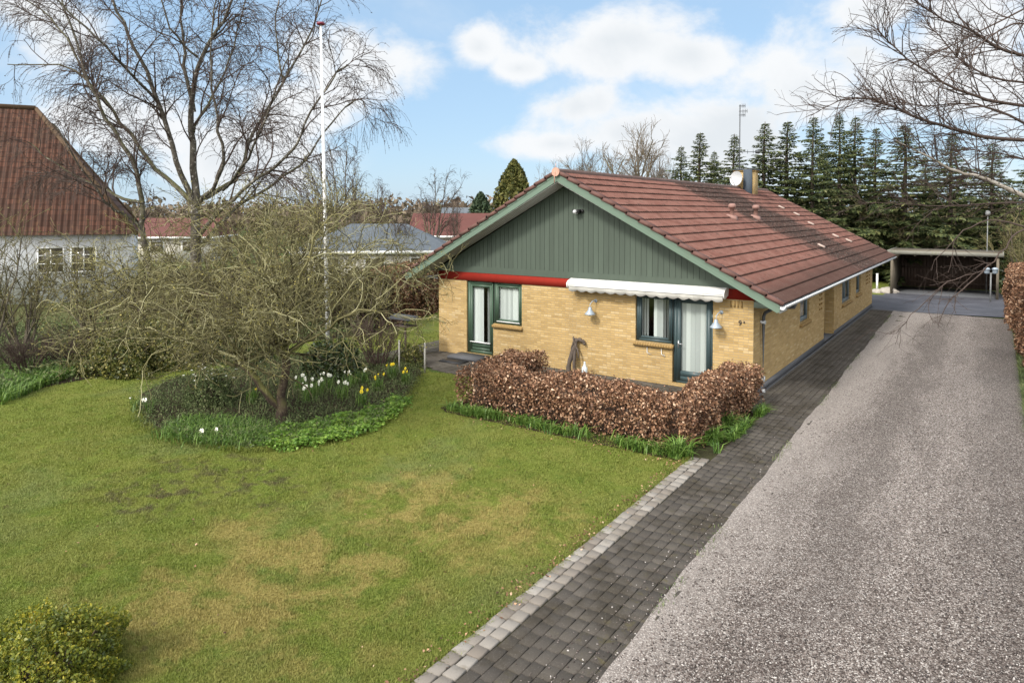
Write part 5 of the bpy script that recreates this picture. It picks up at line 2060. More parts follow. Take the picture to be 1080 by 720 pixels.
# ------------------------------------------------------------------ spruces behind the house
def spruce(h, rmax, seed, label=''):
    r_ = random.Random(seed)
    g_ = np.random.default_rng(seed)
    root = thing('spruce_tree', label, 'tree')
    mb = MB()
    mb.tube([(0, 0, -.1), (.05, 0, h * .4), (0, .04, h * .8), (0, 0, h)], [.17, .11, .05, .012], 7)
    mb.build('trunk', M['barkdark'], root, True)
    P, Nn, T, arms = [], [], [], []
    z = h * .08
    while z < h - .1:
        f = z / h
        rad = min(rmax * (1 - f) ** 1.0, rmax * .62) * (.3 + .75 * r_.random())
        if f < .25:
            rad *= .8
        m = r_.choice([4, 5, 5, 6])
        a0 = r_.random() * 6.28
        for k in range(m):
            if r_.random() < .2:
                continue
            a = a0 + k * 6.283 / m + r_.uniform(-.3, .3)
            ln = rad * r_.uniform(.45, 1.25) + .05
            droop = -.40 + .75 * f + r_.uniform(-.3, .25)
            d = np.array([math.cos(a), math.sin(a), 0])
            arms.append(([np.array([0, 0, z]), d * ln * .5 + (0, 0, z + ln * droop * .4), d * ln + (0, 0, z + ln * droop * .6 + .06 * ln)], [.022, .014, .006]))
            ns = max(int(ln * 46), 7)
            for q in range(ns):
                s_ = r_.random() ** .6
                c = d * ln * s_ + np.array([0, 0, z + ln * droop * .62 * s_])
                side = np.array([-d[1], d[0], 0]) * r_.choice([-1, 1])
                T.append(unit(d * r_.uniform(.4, 1) + side * r_.uniform(0, 1.0) + np.array([0, 0, r_.uniform(-1.3, .15)])))
                P.append(c + side * r_.uniform(0, .1))
        z += .09 + .24 * (1 - f) * r_.uniform(.2, 1.6)
    mb = MB()
    polylines(mb, arms, 3, .2)
    P, T = np.array(P), np.array(T)
    n = len(P)
    S = np.cross(T, g_.normal(size=(n, 3)))
    S /= np.linalg.norm(S, axis=1, keepdims=True)
    ln = g_.uniform(.14, .40, (n, 1)) * (.35 + .8 * (1 - P[:, 2:3] / h))
    w = ln * .17
    V = np.stack([P, P + T * ln * .45 + S * w, P + T * ln, P + T * ln * .45 - S * w], 1).reshape(-1, 3)
    B = np.cross(T, S)
    V2 = np.stack([P, P + T * ln * .4 + B * w, P + T * ln * .92, P + T * ln * .4 - B * w], 1).reshape(-1, 3)
    tt = g_.random(n)
    q = np.arange(4 * n).reshape(n, 4)
    mb.add(V, q, qt=tt)
    mb.add(V2, q, qt=tt)
    mb.build('crown', M['needle'], root)
    return root


sp = [spruce(11, 3.9, 1), spruce(11, 3.3, 2), spruce(11, 4.4, 3), spruce(11, 3.6, 4)]
GS = 'spruces behind the house'
rows = [(718, 146, 52, 'leftmost dark spruce showing above the roof ridge'), (738, 140, 50, 'dense spruce second from the left above the ridge'),
        (753, 152, 53, 'short thin spruce left of the aerial mast'), (774, 140, 50, 'spruce right behind the aerial mast'),
        (806, 121, 46, 'tall dense spruce just right of the chimney'), (830, 120, 46, 'slender open spruce with visible trunk, second right of the chimney'),
        (857, 118, 45, 'open spruce third to the right of the chimney'), (884, 117, 46, 'tall spruce of a close pair, left one, above the roof\'s far end'),
        (901, 119, 48, 'right one of the close pair of spruces above the roof\'s far end'), (923, 128, 45, 'spruce above the left end of the carport'),
        (953, 126, 44, 'dark spruce with sky gaps above the middle of the carport'), (1003, 137, 43, 'broad dark spruce above the right half of the carport'),
        (1046, 143, 43, 'spruce behind the thin pole at the carport'), (1090, 138, 43, 'spruce half cut off at the picture\'s right edge'),
        (868, 150, 53, 'lower spruce filling the gap behind the third one'), (975, 160, 52, 'small spruce deep in the gap between two dark ones')]
used = set()
for i, (px, ty, dep, lab) in enumerate(rows):
    h = 4.5 + (219 - ty) * dep / FPX
    k = i % 4
    s = h / 11
    ww = rnd.uniform(.78, 1.25)
    sc = (s * ww * 1.5, s * ww * 1.5, s * rnd.uniform(.97, 1.03))
    if k not in used:
        used.add(k)
        place(sp[k], px, dep, rnd.uniform(0, 6), sc, lab, True, GS)
    else:
        place(sp[k], px, dep, rnd.uniform(0, 6), sc, lab, False, GS)


# rounded conifers above the left slope
def cone_tree(name, label, px, ty, dep, rad, mat, n=9000):
    h = 4.5 + (219 - ty) * dep / FPX
    b = foot(px, dep)
    root = thing(name, label, 'tree', b)
    mb = MB()
    mb.tube([b, b + (0, 0, h * .7)], [.2, .05], 7)
    mb.build('trunk', M['barkdark'], root, root=root)
    z = rng.random(n) ** .8
    prof = np.sin(np.clip(1 - z, 0, 1) ** .7 * PI * .5) * (1 - .25 * (z < .15))
    az = rng.uniform(0, 6.28, n)
    lump = 1 + .16 * np.sin(az * 5 + z * 11) + .12 * np.sin(az * 11 - z * 23)
    rr = rad * prof * lump * (1 - np.abs(rng.normal(0, .14, n)))
    P = np.stack([b[0] + rr * np.cos(az), b[1] + rr * np.sin(az), .4 + z * (h - .4)], 1)
    mb = MB()
    Nn = np.stack([np.cos(az), np.sin(az), np.full(n, .3)], 1)
    leaves(mb, P, .16, nrm=Nn * .6, aspect=.5)
    mb.build('crown', M[mat], root, root=root)


cone_tree('cypress_tree', 'rounded yellow green cypress rising behind the left roof slope', 542, 165, 55, 1.95, 'yewneedle')
cone_tree('pine_tree', 'small dark blue green conifer left of the yellow green cypress', 507, 199, 68, 1.6, 'darkneedle', 5000)

# far bare trees
ft_lv = [dict(dens=1.3, ln=(1.6, 3.4), ang=.6, wander=.12, pull=V3(0, 0, .03), r=(.05, .02), nseg=5, up=.3),
         dict(dens=2.6, ln=(.7, 1.8), ang=.65, wander=.14, pull=V3(0, 0, .0), r=(.022, .012), nseg=4, up=.15),
         dict(dens=3.0, ln=(.35, 1.0), ang=.65, wander=.12, pull=V3(0, 0, -.05), r=(.013, .009), nseg=3, up=.1)]
ft = bare_plant('bare_tree', '', 'tree', 8.5, 2, 8, ft_lv, ('greybark', 'twiggrey'), .09, .42, 0, trunk_h=1.8)
GF = 'bare trees beyond the houses'
for i, (px, ty, dep, sx, lab) in enumerate(((672, 133, 60, .95, 'wide bare tree behind the roof ridge, left of the spruces'),
                                            (628, 150, 66, .8, 'thinner bare tree behind the front end of the ridge'),
                                            (700, 160, 64, .6, 'low bare tree close left of the spruces'),
                                            (582, 172, 62, .5, 'pale bare tree just right of the cypress'))):
    h = 4.5 + (219 - ty) * dep / FPX
    place(ft, px, dep, i * 1.3, (sx * h / 8.5, sx * h / 8.5, h / 8.5), lab, i == 0, GF)
wb_lv = [dict(dens=1.6, ln=(1.0, 2.2), ang=.5, wander=.12, pull=V3(0, 0, .03), r=(.035, .014), nseg=5, up=.4),
         dict(dens=3.2, ln=(.6, 1.5), ang=.6, wander=.12, pull=V3(0, 0, -.18), r=(.015, .009), nseg=4, up=.1),
         dict(dens=3.8, ln=(.4, 1.2), ang=.6, wander=.08, pull=V3(0, 0, -.40), r=(.010, .008), nseg=4, up=-.1)]
wb = bare_plant('bare_birch', '', 'tree', 8.0, 2, 7, wb_lv, ('greybark', 'twigbirch'), .07, .30, 1.0, budsize=.03, trunk_h=1.2)
for i, (px, ty, dep, sx, lab) in enumerate(((372, 150, 44, .8, 'reddish brown bare birch right of the flagpole'), (345, 165, 47, .7, 'bare birch directly behind the flagpole'),
                                            (452, 180, 48, .85, 'bare twiggy birch left of the red roofed house'), (400, 190, 50, .7, 'small bare birch above the grey slate roof'),
                                            (425, 205, 42, .7, 'low bare thicket tree beside the grey slate roof'), (478, 205, 44, .6, 'low brown bare tree just left of the house eave'))):
    h = 4.5 + (219 - ty) * dep / FPX
    place(wb, px, dep, i * 1.7, (sx * h / 8, sx * h / 8, h / 8), lab, i == 0, 'bare birches beyond the boundary')

# thicket behind and beside the carport
th = bare_plant('bare_thicket', '', 'shrub', 4.6, 1.6, 15, [dict(dens=2.4, ln=(.8, 2.0), ang=.6, wander=.16, pull=V3(0, 0, .0), r=(.022, .011), nseg=5, up=.2),
                                                          dict(dens=3.6, ln=(.5, 1.2), ang=.7, wander=.18, pull=V3(0, 0, -.06), r=(.012, .007), nseg=4, up=.1),
                                                          dict(dens=3.6, ln=(.25, .7), ang=.7, wander=.18, pull=V3(0, 0, -.05), r=(.008, .006), nseg=3, up=.1)], ('greybark', 'twigolive'), .05, .5, .7)
GT = 'bare shrubs round the carport'
for i, (px, dep, s, lab) in enumerate(((1080, 37, 1.0, 'tall bare shrub right of the carport above the hedge'), (1030, 45, 1.15, 'bare shrub over the right end of the carport roof'),
                                       (985, 45, 1.15, 'bare shrub over the middle of the carport roof'), (945, 46, 1.05, 'bare shrub over the left end of the carport roof'),
                                       (905, 47, 1.05, 'bare shrub under the spruces at the roof\'s far end'), (1130, 30, 1.0, 'bare shrub leaning over the tall hedge at the right edge'),
                                       (1060, 46, 1.35, 'tallest bare shrub deep behind the carport'),
                                       (1000, 50, 1.4, 'wide bare shrub far behind the carport'), (880, 48, .9, 'low bare shrub hidden behind the roof\'s far end'))):
    place(th, px, dep, i * 1.1, (s * 1.15, s * 1.15, s), lab, i == 0, GT)
for (px, dep, rx, h, lab) in ((915, 48, 2.4, 3.6, 'dark evergreen bush below the spruces left of the carport'), (965, 47, 2.6, 3.8, 'dark evergreen bush behind the carport\'s middle'),
                              (1015, 47, 2.4, 3.6, 'dark evergreen bush behind the carport\'s right half'), (870, 49, 2.4, 3.6, 'dark evergreen bush below the open spruces'),
                              (1066, 42, 1.9, 3.8, 'dark evergreen bush beside the thin pole')):
    c = foot(px, dep)
    leafy('evergreen_bush', lab, 'bush', c, rx, rx * .8, h, 6500, .11, 'ever', .3)['group'] = 'evergreens behind the carport'

# far wood on the horizon
mb = MB()
for i in range(900):
    px = rnd.uniform(-500, 1600)
    dep = rnd.uniform(95, 280)
    b = foot(px, dep)
    h = rnd.uniform(4.6, 7.6) * (.75 + dep / 500)
    n = 90
    d = rng.normal(size=(n, 3))
    d /= np.linalg.norm(d, axis=1, keepdims=True)
    d *= rng.random((n, 1)) ** .4
    P = b + d * (h * .55, h * .55, h * .52) + (0, 0, h * .5)
    P = P[P[:, 2] > 0]
    leaves(mb, P, .6, aspect=.5, tint=min(1, rnd.random() * .8 + (rnd.random() < .15) * .5) * np.ones(len(P)) * rng.uniform(.8, 1, len(P)))
tag(mb.build('far_wood', M['woods']), 'bare brown wood along the horizon', 'wood', kind='stuff')

# ================================================================== OBJECTS
# flagpole
fp = foot(345, 21.0)
pole = thing('flagpole', 'tall white flagpole with a dark red top knob rising from the bed', 'flagpole', fp)
ht = 4.5 + (219 - 24) * 21.0 / FPX
mb = MB()
tp = fp + V3(-.16, -.05, ht)
mb.tube([fp, fp * .5 + tp * .5, tp], [.066, .054, .032], 14)
mb.build('pole', M['pole'], pole, True, root=pole)
mb = MB()
mb.lathe([(.001, 0), (.07, .0), (.115, .02), (.125, .05), (.115, .085), (.06, .10), (.001, .105)], tp, 14)
mb.build('top_knob', M['finial'], pole, True, root=pole)
mb = MB()
mb.tube([fp + V3(.09, -.02, .95), fp + V3(.12, -.02, 1.02), fp + V3(.12, -.02, 1.18), fp + V3(.09, -.02, 1.25)], .012, 6)
mb.tube([fp + V3(.085, -.03, .3), tp + V3(.05, -.03, -.1)], .006, 4)
mb.build('halyard_cleat', M['zinc'], pole, root=pole)


def stake(c, h, label, r=.022):
    mb = MB()
    c = np.asarray(c, float)
    mb.tube([c + (0, 0, -.02), c + (.005, 0, h * .5), c + (0, .005, h - .03), c + (0, 0, h)], [r, r, r * .96, r * .55], 8)
    return tag(mb.build('wooden_stake', M['stake'], origin=c), label, 'stake', 'wooden stakes at the bed corner')


stake(gpx(421, 393), .92, 'thin pale wooden stake behind the yellow daffodils')
stake(gpx(448, 393), .84, 'thin pale wooden stake at the corner of the terrace paving', .026)

# bird table with a dark flat roof
bt = foot(427, 21.6)
bird = thing('bird_table', 'dark flat roofed bird table standing before the brown hedge', 'bird table', bt)
mb = MB()
mb.tube([bt, bt + (0, 0, .95)], .035, 8)
mb.build('post', M['oldwood'], bird, root=bird)
mb = MB()
mb.box(tuple(bt + (-.3, -.22, .95)), tuple(bt + (.3, .22, .98)))
for sx_ in (-.27, .25):
    for sy_ in (-.2, .18):
        mb.box(tuple(bt + (sx_, sy_, .981)), tuple(bt + (sx_ + .025, sy_ + .025, 1.19)))
mb.build('tray', M['oldwood'], bird, root=bird)
mb = MB()
mb.hexa([bt + (-.46, -.34, 1.19), bt + (.46, -.34, 1.19), bt + (.46, .34, 1.19), bt + (-.46, .34, 1.19), bt + (-.43, -.06, 1.30), bt + (.43, -.06, 1.30), bt + (.43, .06, 1.30), bt + (-.43, .06, 1.30)])
mb.build('roof', M['dgrey'], bird, root=bird)

# driftwood leaning on the gable wall
dw = V3(-4.98, -.28, .02)
drift = []
drift.append(([dw, dw + (.03, .06, .35), dw + (.10, .15, .70), dw + (.13, .2, .95)], [.075, .06, .06, .04]))
drift.append(([dw + (.16, .02, .0), dw + (.15, .08, .4), dw + (.14, .16, .72), dw + (.2, .2, .92)], [.05, .045, .05, .03]))
drift.append(([dw + (.12, .18, .84), dw + (.24, .19, .92), dw + (.38, .2, .86), dw + (.42, .2, .78)], [.045, .05, .045, .02]))
drift.append(([dw + (.14, .15, .75), dw + (.25, .12, .6), dw + (.27, .1, .42)], [.03, .028, .015]))
drift.append(([dw + (.02, .1, .5), dw + (.10, .13, .88), dw + (.06, .17, .98)], [.03, .03, .012]))
mb = MB()
for p_, r_ in drift:
    sp_ = smooth_path(p_, 4, .008)
    rr = np.interp(np.linspace(0, 1, len(sp_)), np.linspace(0, 1, len(r_)), r_) * rng.uniform(.85, 1.2, len(sp_))
    mb.tube(sp_, rr, 8)
tag(mb.build('driftwood', M['oldwood'], smooth=True, origin=dw), 'twisted piece of dark driftwood leaning on the gable wall', 'driftwood')
wq = V3(-4.42, -.35, .02)
mb = MB()
mb.lathe([(.001, 0), (.07, 0), (.085, .1), (.08, .22), (.04, .28), (.025, .36), (.03, .38), (.001, .385)], wq, 14)
tag(mb.build('glass_bottle', simple('pale_bottle', (.5, .56, .58), .2, .1, 6), smooth=True, origin=wq), 'small pale bottle standing by the gable wall, right of the driftwood', 'bottle')

# doormat and step at the left terrace door
mc = gpx(487, 378, .03)
mb = MB()
mb.box((-9.0, -.72, .021), (-7.9, -.03, .10))
tag(mb.build('door_step', M['plinth'], origin=(-8.45, -.4, .02)), 'low dark step at the green terrace door', 'step')
mb = MB()
mb.box((-8.9, -1.25, .021), (-8.1, -.80, .045))
tag(mb.build('doormat', M['black'], origin=(-8.5, -1.0, .02)), 'black doormat lying before the green terrace door', 'doormat')

# log at the left edge
lg = gpx(4, 407)
mb = MB()
mb.tube([lg + V3(-.5, -.25, .1), lg + V3(0, 0, .11), lg + V3(.22, .1, .1)], [.12, .125, .11], 12)
tag(mb.build('log', M['oldwood'], origin=lg), 'short dark log lying at the left edge of the lawn', 'log')

# ------------------------------------------------------------------ carport
CX0, CX1, CY0, CY1 = .10, 4.85, 26.0, 30.2
cp = thing('carport', 'open carport of dark boards with a flat pale roof at the end of the drive', 'carport', ((CX0 + CX1) / 2, CY0, 0))


def cb(mb, name, mat, parent=None):
    return mb.build(name, M[mat], parent or cp, root=cp)


mb = MB()
x = CX0 + .05
while x < CX1 - .05:
    w = .125
    mb.box((x, CY1, .12), (x + w, CY1 + .03, 2.2), rnd.random())
    x += w + .035
cb(mb, 'back_boards', 'cardark')
mb = MB()
mb.box((CX0, CY1 + .031, .1), (CX1, CY1 + .06, 2.2), .1)
for zz in (.35, 1.2, 2.0):
    mb.box((CX0 + .02, CY1 - .06, zz), (CX1 - .02, CY1 - .001, zz + .09), .2)
cb(mb, 'back_frame', 'cardark')
mb = MB()
mb.box((CX0 - .04, CY0 + .12, .0), (CX0 + .04, CY1 + .06, 2.2))
cb(mb, 'side_wall', 'carwood')
mb = MB()
y = CY0 + .6
while y < CY1:
    mb.box((CX1 - .03, y, .0), (CX1 + .03, y + .12, 2.2), rnd.random())
    y += .21
cb(mb, 'side_boards', 'cardark')
for xx in (CX0, CX1, ):
    mb = MB()
    mb.box((xx - .06, CY0 - .02, .0), (xx + .06, CY0 + .10, 2.2))
    cb(mb, 'post', 'carwood')
mb = MB()
mb.box((CX0 - .25, CY0 - .12, 2.20), (CX1 + .25, CY0 - .07, 2.39))
mb.box((CX0 - .25, CY0 - .069, 2.20), (CX0 - .20, CY1 + .3, 2.39))
mb.box((CX1 + .20, CY0 - .069, 2.20), (CX1 + .25, CY1 + .3, 2.39))
cb(mb, 'fascia', 'carroof')
mb = MB()
mb.box((CX0 - .199, CY0 - .068, 2.26), (CX1 + .199, CY1 + .3, 2.34))
k = 0
xx = CX0 + .3
while xx < CX1:
    mb.box((xx, CY0 - .06, 2.12), (xx + .06, CY1 + .2, 2.259))
    xx += .75
cb(mb, 'roof', 'carwood')
mb = MB()
mb.box((CX0 + .05, CY0 + .3, .0), (CX1 - .1, CY1, .07))
cb(mb, 'floor_slab', 'plinth')

# lamp post with two heads, thin pole
lp = foot(1046.5, 34.5)
lamp = thing('garden_lamp', 'short grey lamp post with two pale heads beside the carport', 'lamp post', lp)
mb = MB()
mb.tube([lp, lp + (0, 0, 1.45)], .035, 8)
mb.tube([lp + V3(-.16, -.1, 1.45), lp + V3(.16, .1, 1.45)], .03, 8)
mb.build('post', M['polegrey'], lamp, root=lamp)
for s_ in (-1, 1):
    mb = MB()
    mb.lathe([(.001, .0), (.09, .01), (.12, .08), (.12, .2), (.16, .22), (.10, .3), (.001, .32)], lp + V3(s_ * .17, s_ * .1, 1.42), 10)
    mb.build('lamp_head', M['lamp'], lamp, True, root=lamp)
tpole = foot(1042, 37.8)
mb = MB()
mb.tube([tpole, tpole + (0, 0, 4.3)], [.028, .022], 8)
mb.lathe([(.001, .0), (.10, .02), (.12, .12), (.09, .26), (.001, .28)], tpole + (0, 0, 4.28), 12)
tag(mb.build('thin_pole', M['polegrey'], origin=tpole), 'thin tall grey pole with a pale cap behind the carport corner', 'pole')
# white post and boulder on the back lawn
wp = gpx(925, 308)
mb = MB()
mb.box(tuple(wp + (-.05, -.05, -.02)), tuple(wp + (.05, .05, 1.0)))
mb.box(tuple(wp + (-.065, -.065, 1.0)), tuple(wp + (.065, .065, 1.04)))
tag(mb.build('white_post', M['white'], origin=wp), 'short white post on the grass between house and carport', 'post')
bo = gpx(937, 309)
for (off, s_, lab) in ((V3(0, 0, 0), (.52, .4, .34), 'larger pale boulder at the left carport post'), (V3(-.55, -.1, 0), (.32, .28, .22), 'smaller pale boulder at the left of the larger one')):
    mb = MB()
    k, nl = 16, 8
    V, q = [], []
    for i in range(nl + 1):
        ph = PI * .5 * i / nl
        for j in range(k):
            a_ = 2 * PI * j / k
            n_ = 1 + .12 * math.sin(a_ * 3 + i) + rnd.uniform(-.06, .06)
            V.append(bo + off + V3(s_[0] * math.cos(a_) * math.cos(ph) * n_, s_[1] * math.sin(a_) * math.cos(ph) * n_, s_[2] * math.sin(ph) * (1 + rnd.uniform(-.05, .05))))
    for i in range(nl):
        for j in range(k):
            q.append((i * k + j, i * k + (j + 1) % k, (i + 1) * k + (j + 1) % k, (i + 1) * k + j))
    mb.add(V, q)
    tag(mb.build('boulder', M['rock'], origin=bo + off), lab, 'boulder', 'boulders by the carport')


# ------------------------------------------------------------------ neighbouring houses
def f_pan(t):
    o = t.obj()
    x, y, z = t.xyz(o)
    b = t.n('ShaderNodeTexBrick', offset=0.0)
    t.set(b.inputs['Vector'], t.comb(x, z, 0.0))
    b.inputs['Scale'].default_value = 1.0
    b.inputs['Brick Width'].default_value = .28
    b.inputs['Row Height'].default_value = .27
    b.inputs['Mortar Size'].default_value = .022
    b.inputs['Mortar Smooth'].default_value = .6
    t.set(b.inputs['Color1'], (.050, .024, .016))
    t.set(b.inputs['Color2'], (.095, .043, .028))
    t.set(b.inputs['Mortar'], (.028, .015, .011))
    n = t.ss(t.noise(o, .7, 5, .65), .42, .66)
    col = t.mix(t.math('MULTIPLY', n, .55), b.outputs['Color'], (.048, .03, .022))
    col = t.mix(t.math('MULTIPLY', t.ss(t.noise(o, 2.6, 4, .7), .55, .7), .5), col, (.12, .066, .034))
    w = t.math('SINE', t.math('MULTIPLY', x, 2 * PI / .28))
    return pbsdf(t, col, .85, t.bump(w, .6, .05), spec=.2)


M['panroof'] = material('old_pantiles', f_pan)


def nhouse(label, px, dep, rot, parts_fn, name='house', cat='house'):
    p = foot(px, dep)
    root = thing(name, label, cat, p)
    root.rotation_euler = (0, 0, YAW + rot)
    parts_fn(root)
    return root


def lb(mb, name, mat, parent):
    return mb.build(name, M[mat], parent)


def white_house(root):
    x0, x1, y0, y1, ze, zt = -17, 0, 0, 9.0, 3.6, 10.1
    mb = MB()
    mb.box((x0, y0, -.2), (x1, y1, ze))
    lb(mb, 'wall', 'lime', root)
    o = .35
    xa, xb = x0 - o, x1 + o
    ya, yb = y0 - o, y1 + o
    zl = ze - .25
    rx0, rx1, ry = x0 + 4.0, x1 - 4.6, (y0 + y1) / 2
    mb = MB()
    mb.poly([(xa, ya, zl), (xb, ya, zl), (rx1, ry, zt), (rx0, ry, zt)])
    mb.poly([(xb, ya, zl), (xb, yb, zl), (rx1, ry, zt)])
    mb.poly([(xb, yb, zl), (xa, yb, zl), (rx0, ry, zt), (rx1, ry, zt)])
    mb.poly([(xa, yb, zl), (xa, ya, zl), (rx0, ry, zt)])
    mb.poly([(xa, ya, zl - .002), (xb, ya, zl - .002), (xb, yb, zl - .002), (xa, yb, zl - .002)])
    rf = lb(mb, 'roof', 'panroof', root)
    mb = MB()
    mb.tube([(rx0, ry, zt), (rx1, ry, zt)], .14, 8)
    mb.tube([(rx1, ry, zt), (xb, ya, zl)], .11, 8)
    mb.tube([(rx1, ry, zt), (xb, yb, zl)], .11, 8)
    lb(mb, 'ridge_tile_row', 'panridge', rf)
    for wx in (-4.0, -9.6):
        mb = MB()
        frame_local(mb, wx, wx + 1.15, 1.45, 2.75, -.02)
        w = lb(mb, 'window', 'white', root)
        mb = MB()
        mb.box((wx + .05, -.008, 1.5), (wx + 1.1, -.004, 2.7))
        lb(mb, 'pane', 'glassdark', w)
        mb = MB()
        frame_local(mb, wx + 1.4, wx + 2.55, 1.45, 2.75, -.02)
        w = lb(mb, 'window', 'white', root)
        mb = MB()
        mb.box((wx + 1.45, -.008, 1.5), (wx + 2.5, -.004, 2.7))
        lb(mb, 'pane', 'glassdark', w)


def frame_local(mb, x0, x1, z0, z1, y):
    w = .07
    e = .03
    mb.box((x0, y - .03, z0), (x0 + w, y + .02, z1))
    mb.box((x1 - w, y - .03, z0), (x1, y + .02, z1))
    mb.box((x0 + w, y - .028, z0), (x1 - w, y + .02, z0 + w))
    mb.box((x0 + w, y - .028, z1 - w), (x1 - w, y + .02, z1))
    xm = (x0 + x1) / 2
    mb.box((xm - .03, y - .026, z0 + w), (xm + .03, y + .014, z1 - w))
    for f_ in (.36, .68):
        zm = z0 + (z1 - z0) * f_
        mb.box((x0 + w, y - .02, zm - .018), (xm - .031, y + .01, zm + .018))
        mb.box((xm + .031, y - .02, zm - .018), (x1 - w, y + .01, zm + .018))


def f_gd(t):
    return pbsdf(t, t.mix(t.noise(t.obj(), 2.2, 4), (.03, .028, .022), (.14, .12, .085)), .08, spec=.6)


M['glassdark'] = material('dim_window_glass', f_gd)
nhouse('whitewashed old house with a steep red pantile roof at the left edge', 136, 36, .45, white_house, 'white_house')


def low_house(w, dpt, ze, zt, roofm, wallm, hip=2.5, windows=True):
    def fn(root):
        mb = MB()
        mb.box((-w / 2, 0, -.2), (w / 2, dpt, ze))
        lb(mb, 'wall', wallm, root)
        o = .4
        xa, xb, ya, yb, zl = -w / 2 - o, w / 2 + o, -o, dpt + o, ze - .05
        ry = dpt / 2
        mb = MB()
        mb.poly([(xa, ya, zl), (xb, ya, zl), (xb - hip, ry, zt), (xa + hip, ry, zt)])
        mb.poly([(xb, ya, zl), (xb, yb, zl), (xb - hip, ry, zt)])
        mb.poly([(xb, yb, zl), (xa, yb, zl), (xa + hip, ry, zt), (xb - hip, ry, zt)])
        mb.poly([(xa, yb, zl), (xa, ya, zl), (xa + hip, ry, zt)])
        lb(mb, 'roof', roofm, root)
        mb = MB()
        mb.box((xa, ya - .03, zl - .16), (xb, ya - .003, zl + .02))
        mb.box((xb + .003, ya - .03, zl - .16), (xb + .03, yb, zl + .02))
        lb(mb, 'gutter', 'white', root)
        if windows:
            for wx in (-w * .3, 0, w * .3):
                mb = MB()
                mb.box((wx - .6, -.05, .9), (wx + .6, -.01, 1.9))
                f_ = lb(mb, 'window', 'white', root)
                mb = MB()
                mb.box((wx - .52, -.06, .98), (wx + .52, -.051, 1.82))
                lb(mb, 'pane', 'glassdark', f_)
    return fn


nhouse('low house with a grey slate sheet roof behind the beech hedge', 395, 40, .12, low_house(8.6, 7, 2.3, 3.75, 'slate', 'neighbrick', 3.0), 'grey_roof_house')
nhouse('far house with a plain red roof left of the cypress', 487, 62, .05, low_house(9, 7, 2.4, 4.35, 'redroof', 'neighbrick', .3), 'red_roof_house')
nhouse('far red roofed house seen between the birch limbs', 165, 62, .1, low_house(9, 7, 2.3, 3.9, 'redroof', 'neighbrick', .3), 'red_roof_house')
nhouse('small far house with a dark blue grey roof beside the red one', 497, 85, .0, low_house(8, 6, 2.6, 5.0, 'slate', 'neighbrick', .5, False), 'grey_roof_house')

# ================================================================== LIGHT, SKY, CAMERA
SUN_EL, SUN_AZ = R(40), math.atan2(-.97, -.22)      # sun stands behind the camera's left shoulder
sd = V3(math.cos(SUN_AZ) * math.cos(SUN_EL), math.sin(SUN_AZ) * math.cos(SUN_EL), math.sin(SUN_EL))
sun = bpy.data.lights.new('sun', 'SUN')
sun.energy = 2.5
sun.angle = R(9)
sun.color = (1.0, .95, .87)
so = bpy.data.objects.new('sun', sun)
COL.objects.link(so)
so.rotation_euler = Vector(sd).to_track_quat('Z', 'Y').to_euler()
so.location = (-10, -20, 30)

world = bpy.data.worlds.new('World')
SC.world = world
world.use_nodes = True
world.node_tree.nodes.clear()
t = NT(world.node_tree)
sky = t.n('ShaderNodeTexSky', sky_type='NISHITA', sun_disc=False, sun_elevation=SUN_EL, sun_rotation=PI / 2 - SUN_AZ, altitude=10, air_density=1.0, dust_density=.6, ozone_density=1.2)
tc = t.n('ShaderNodeTexCoord').outputs['Generated']
gx_, gy_, gz_ = t.xyz(tc)
az = t.math('ARCTAN2', gy_, gx_)
el = t.math('ARCSINE', gz_)
# drifting cumulus: each bank has a bearing and a height in the sky
banks = [(395, 66, 72, 40), (330, 110, 60, 40), (335, 62, 40, 30), (350, 85, 40, 22), (505, 50, 30, 26), (548, 72, 40, 18), (650, 42, 120, 46), (725, 60, 70, 34), (615, 112, 62, 26), (590, 152, 70, 18), (665, 140, 110, 34),
         (770, 130, 90, 40), (850, 95, 110, 62), (905, 60, 60, 40), (740, 150, 120, 40), (925, 12, 62, 28), (950, 90, 90, 60), (1040, 90, 90, 110), (1010, 20, 60, 40), (255, 170, 100, 40), (140, 140, 80, 40), (60, 30, 60, 40)]
acc = None
for (bx_, by_, brx, bry) in banks:
    d0 = unit(pray(bx_, by_))
    d1 = unit(pray(bx_ + brx, by_))
    d2 = unit(pray(bx_, by_ - bry))
    a0, e0 = math.atan2(d0[1], d0[0]), math.asin(d0[2])
    ra = abs(math.atan2(d1[1], d1[0]) - a0)
    re = abs(math.asin(d2[2]) - e0)
    u_ = t.math('MULTIPLY', t.math('SUBTRACT', az, a0), 1 / ra)
    v_ = t.math('MULTIPLY', t.math('SUBTRACT', el, e0), 1 / re)
    dd_ = t.math('SQRT', t.math('ADD', t.math('MULTIPLY', u_, u_), t.math('MULTIPLY', v_, v_)))
    b_ = t.math('SUBTRACT', 1.0, dd_)
    acc = b_ if acc is None else t.math('SMOOTH_MAX', acc, b_, .25)
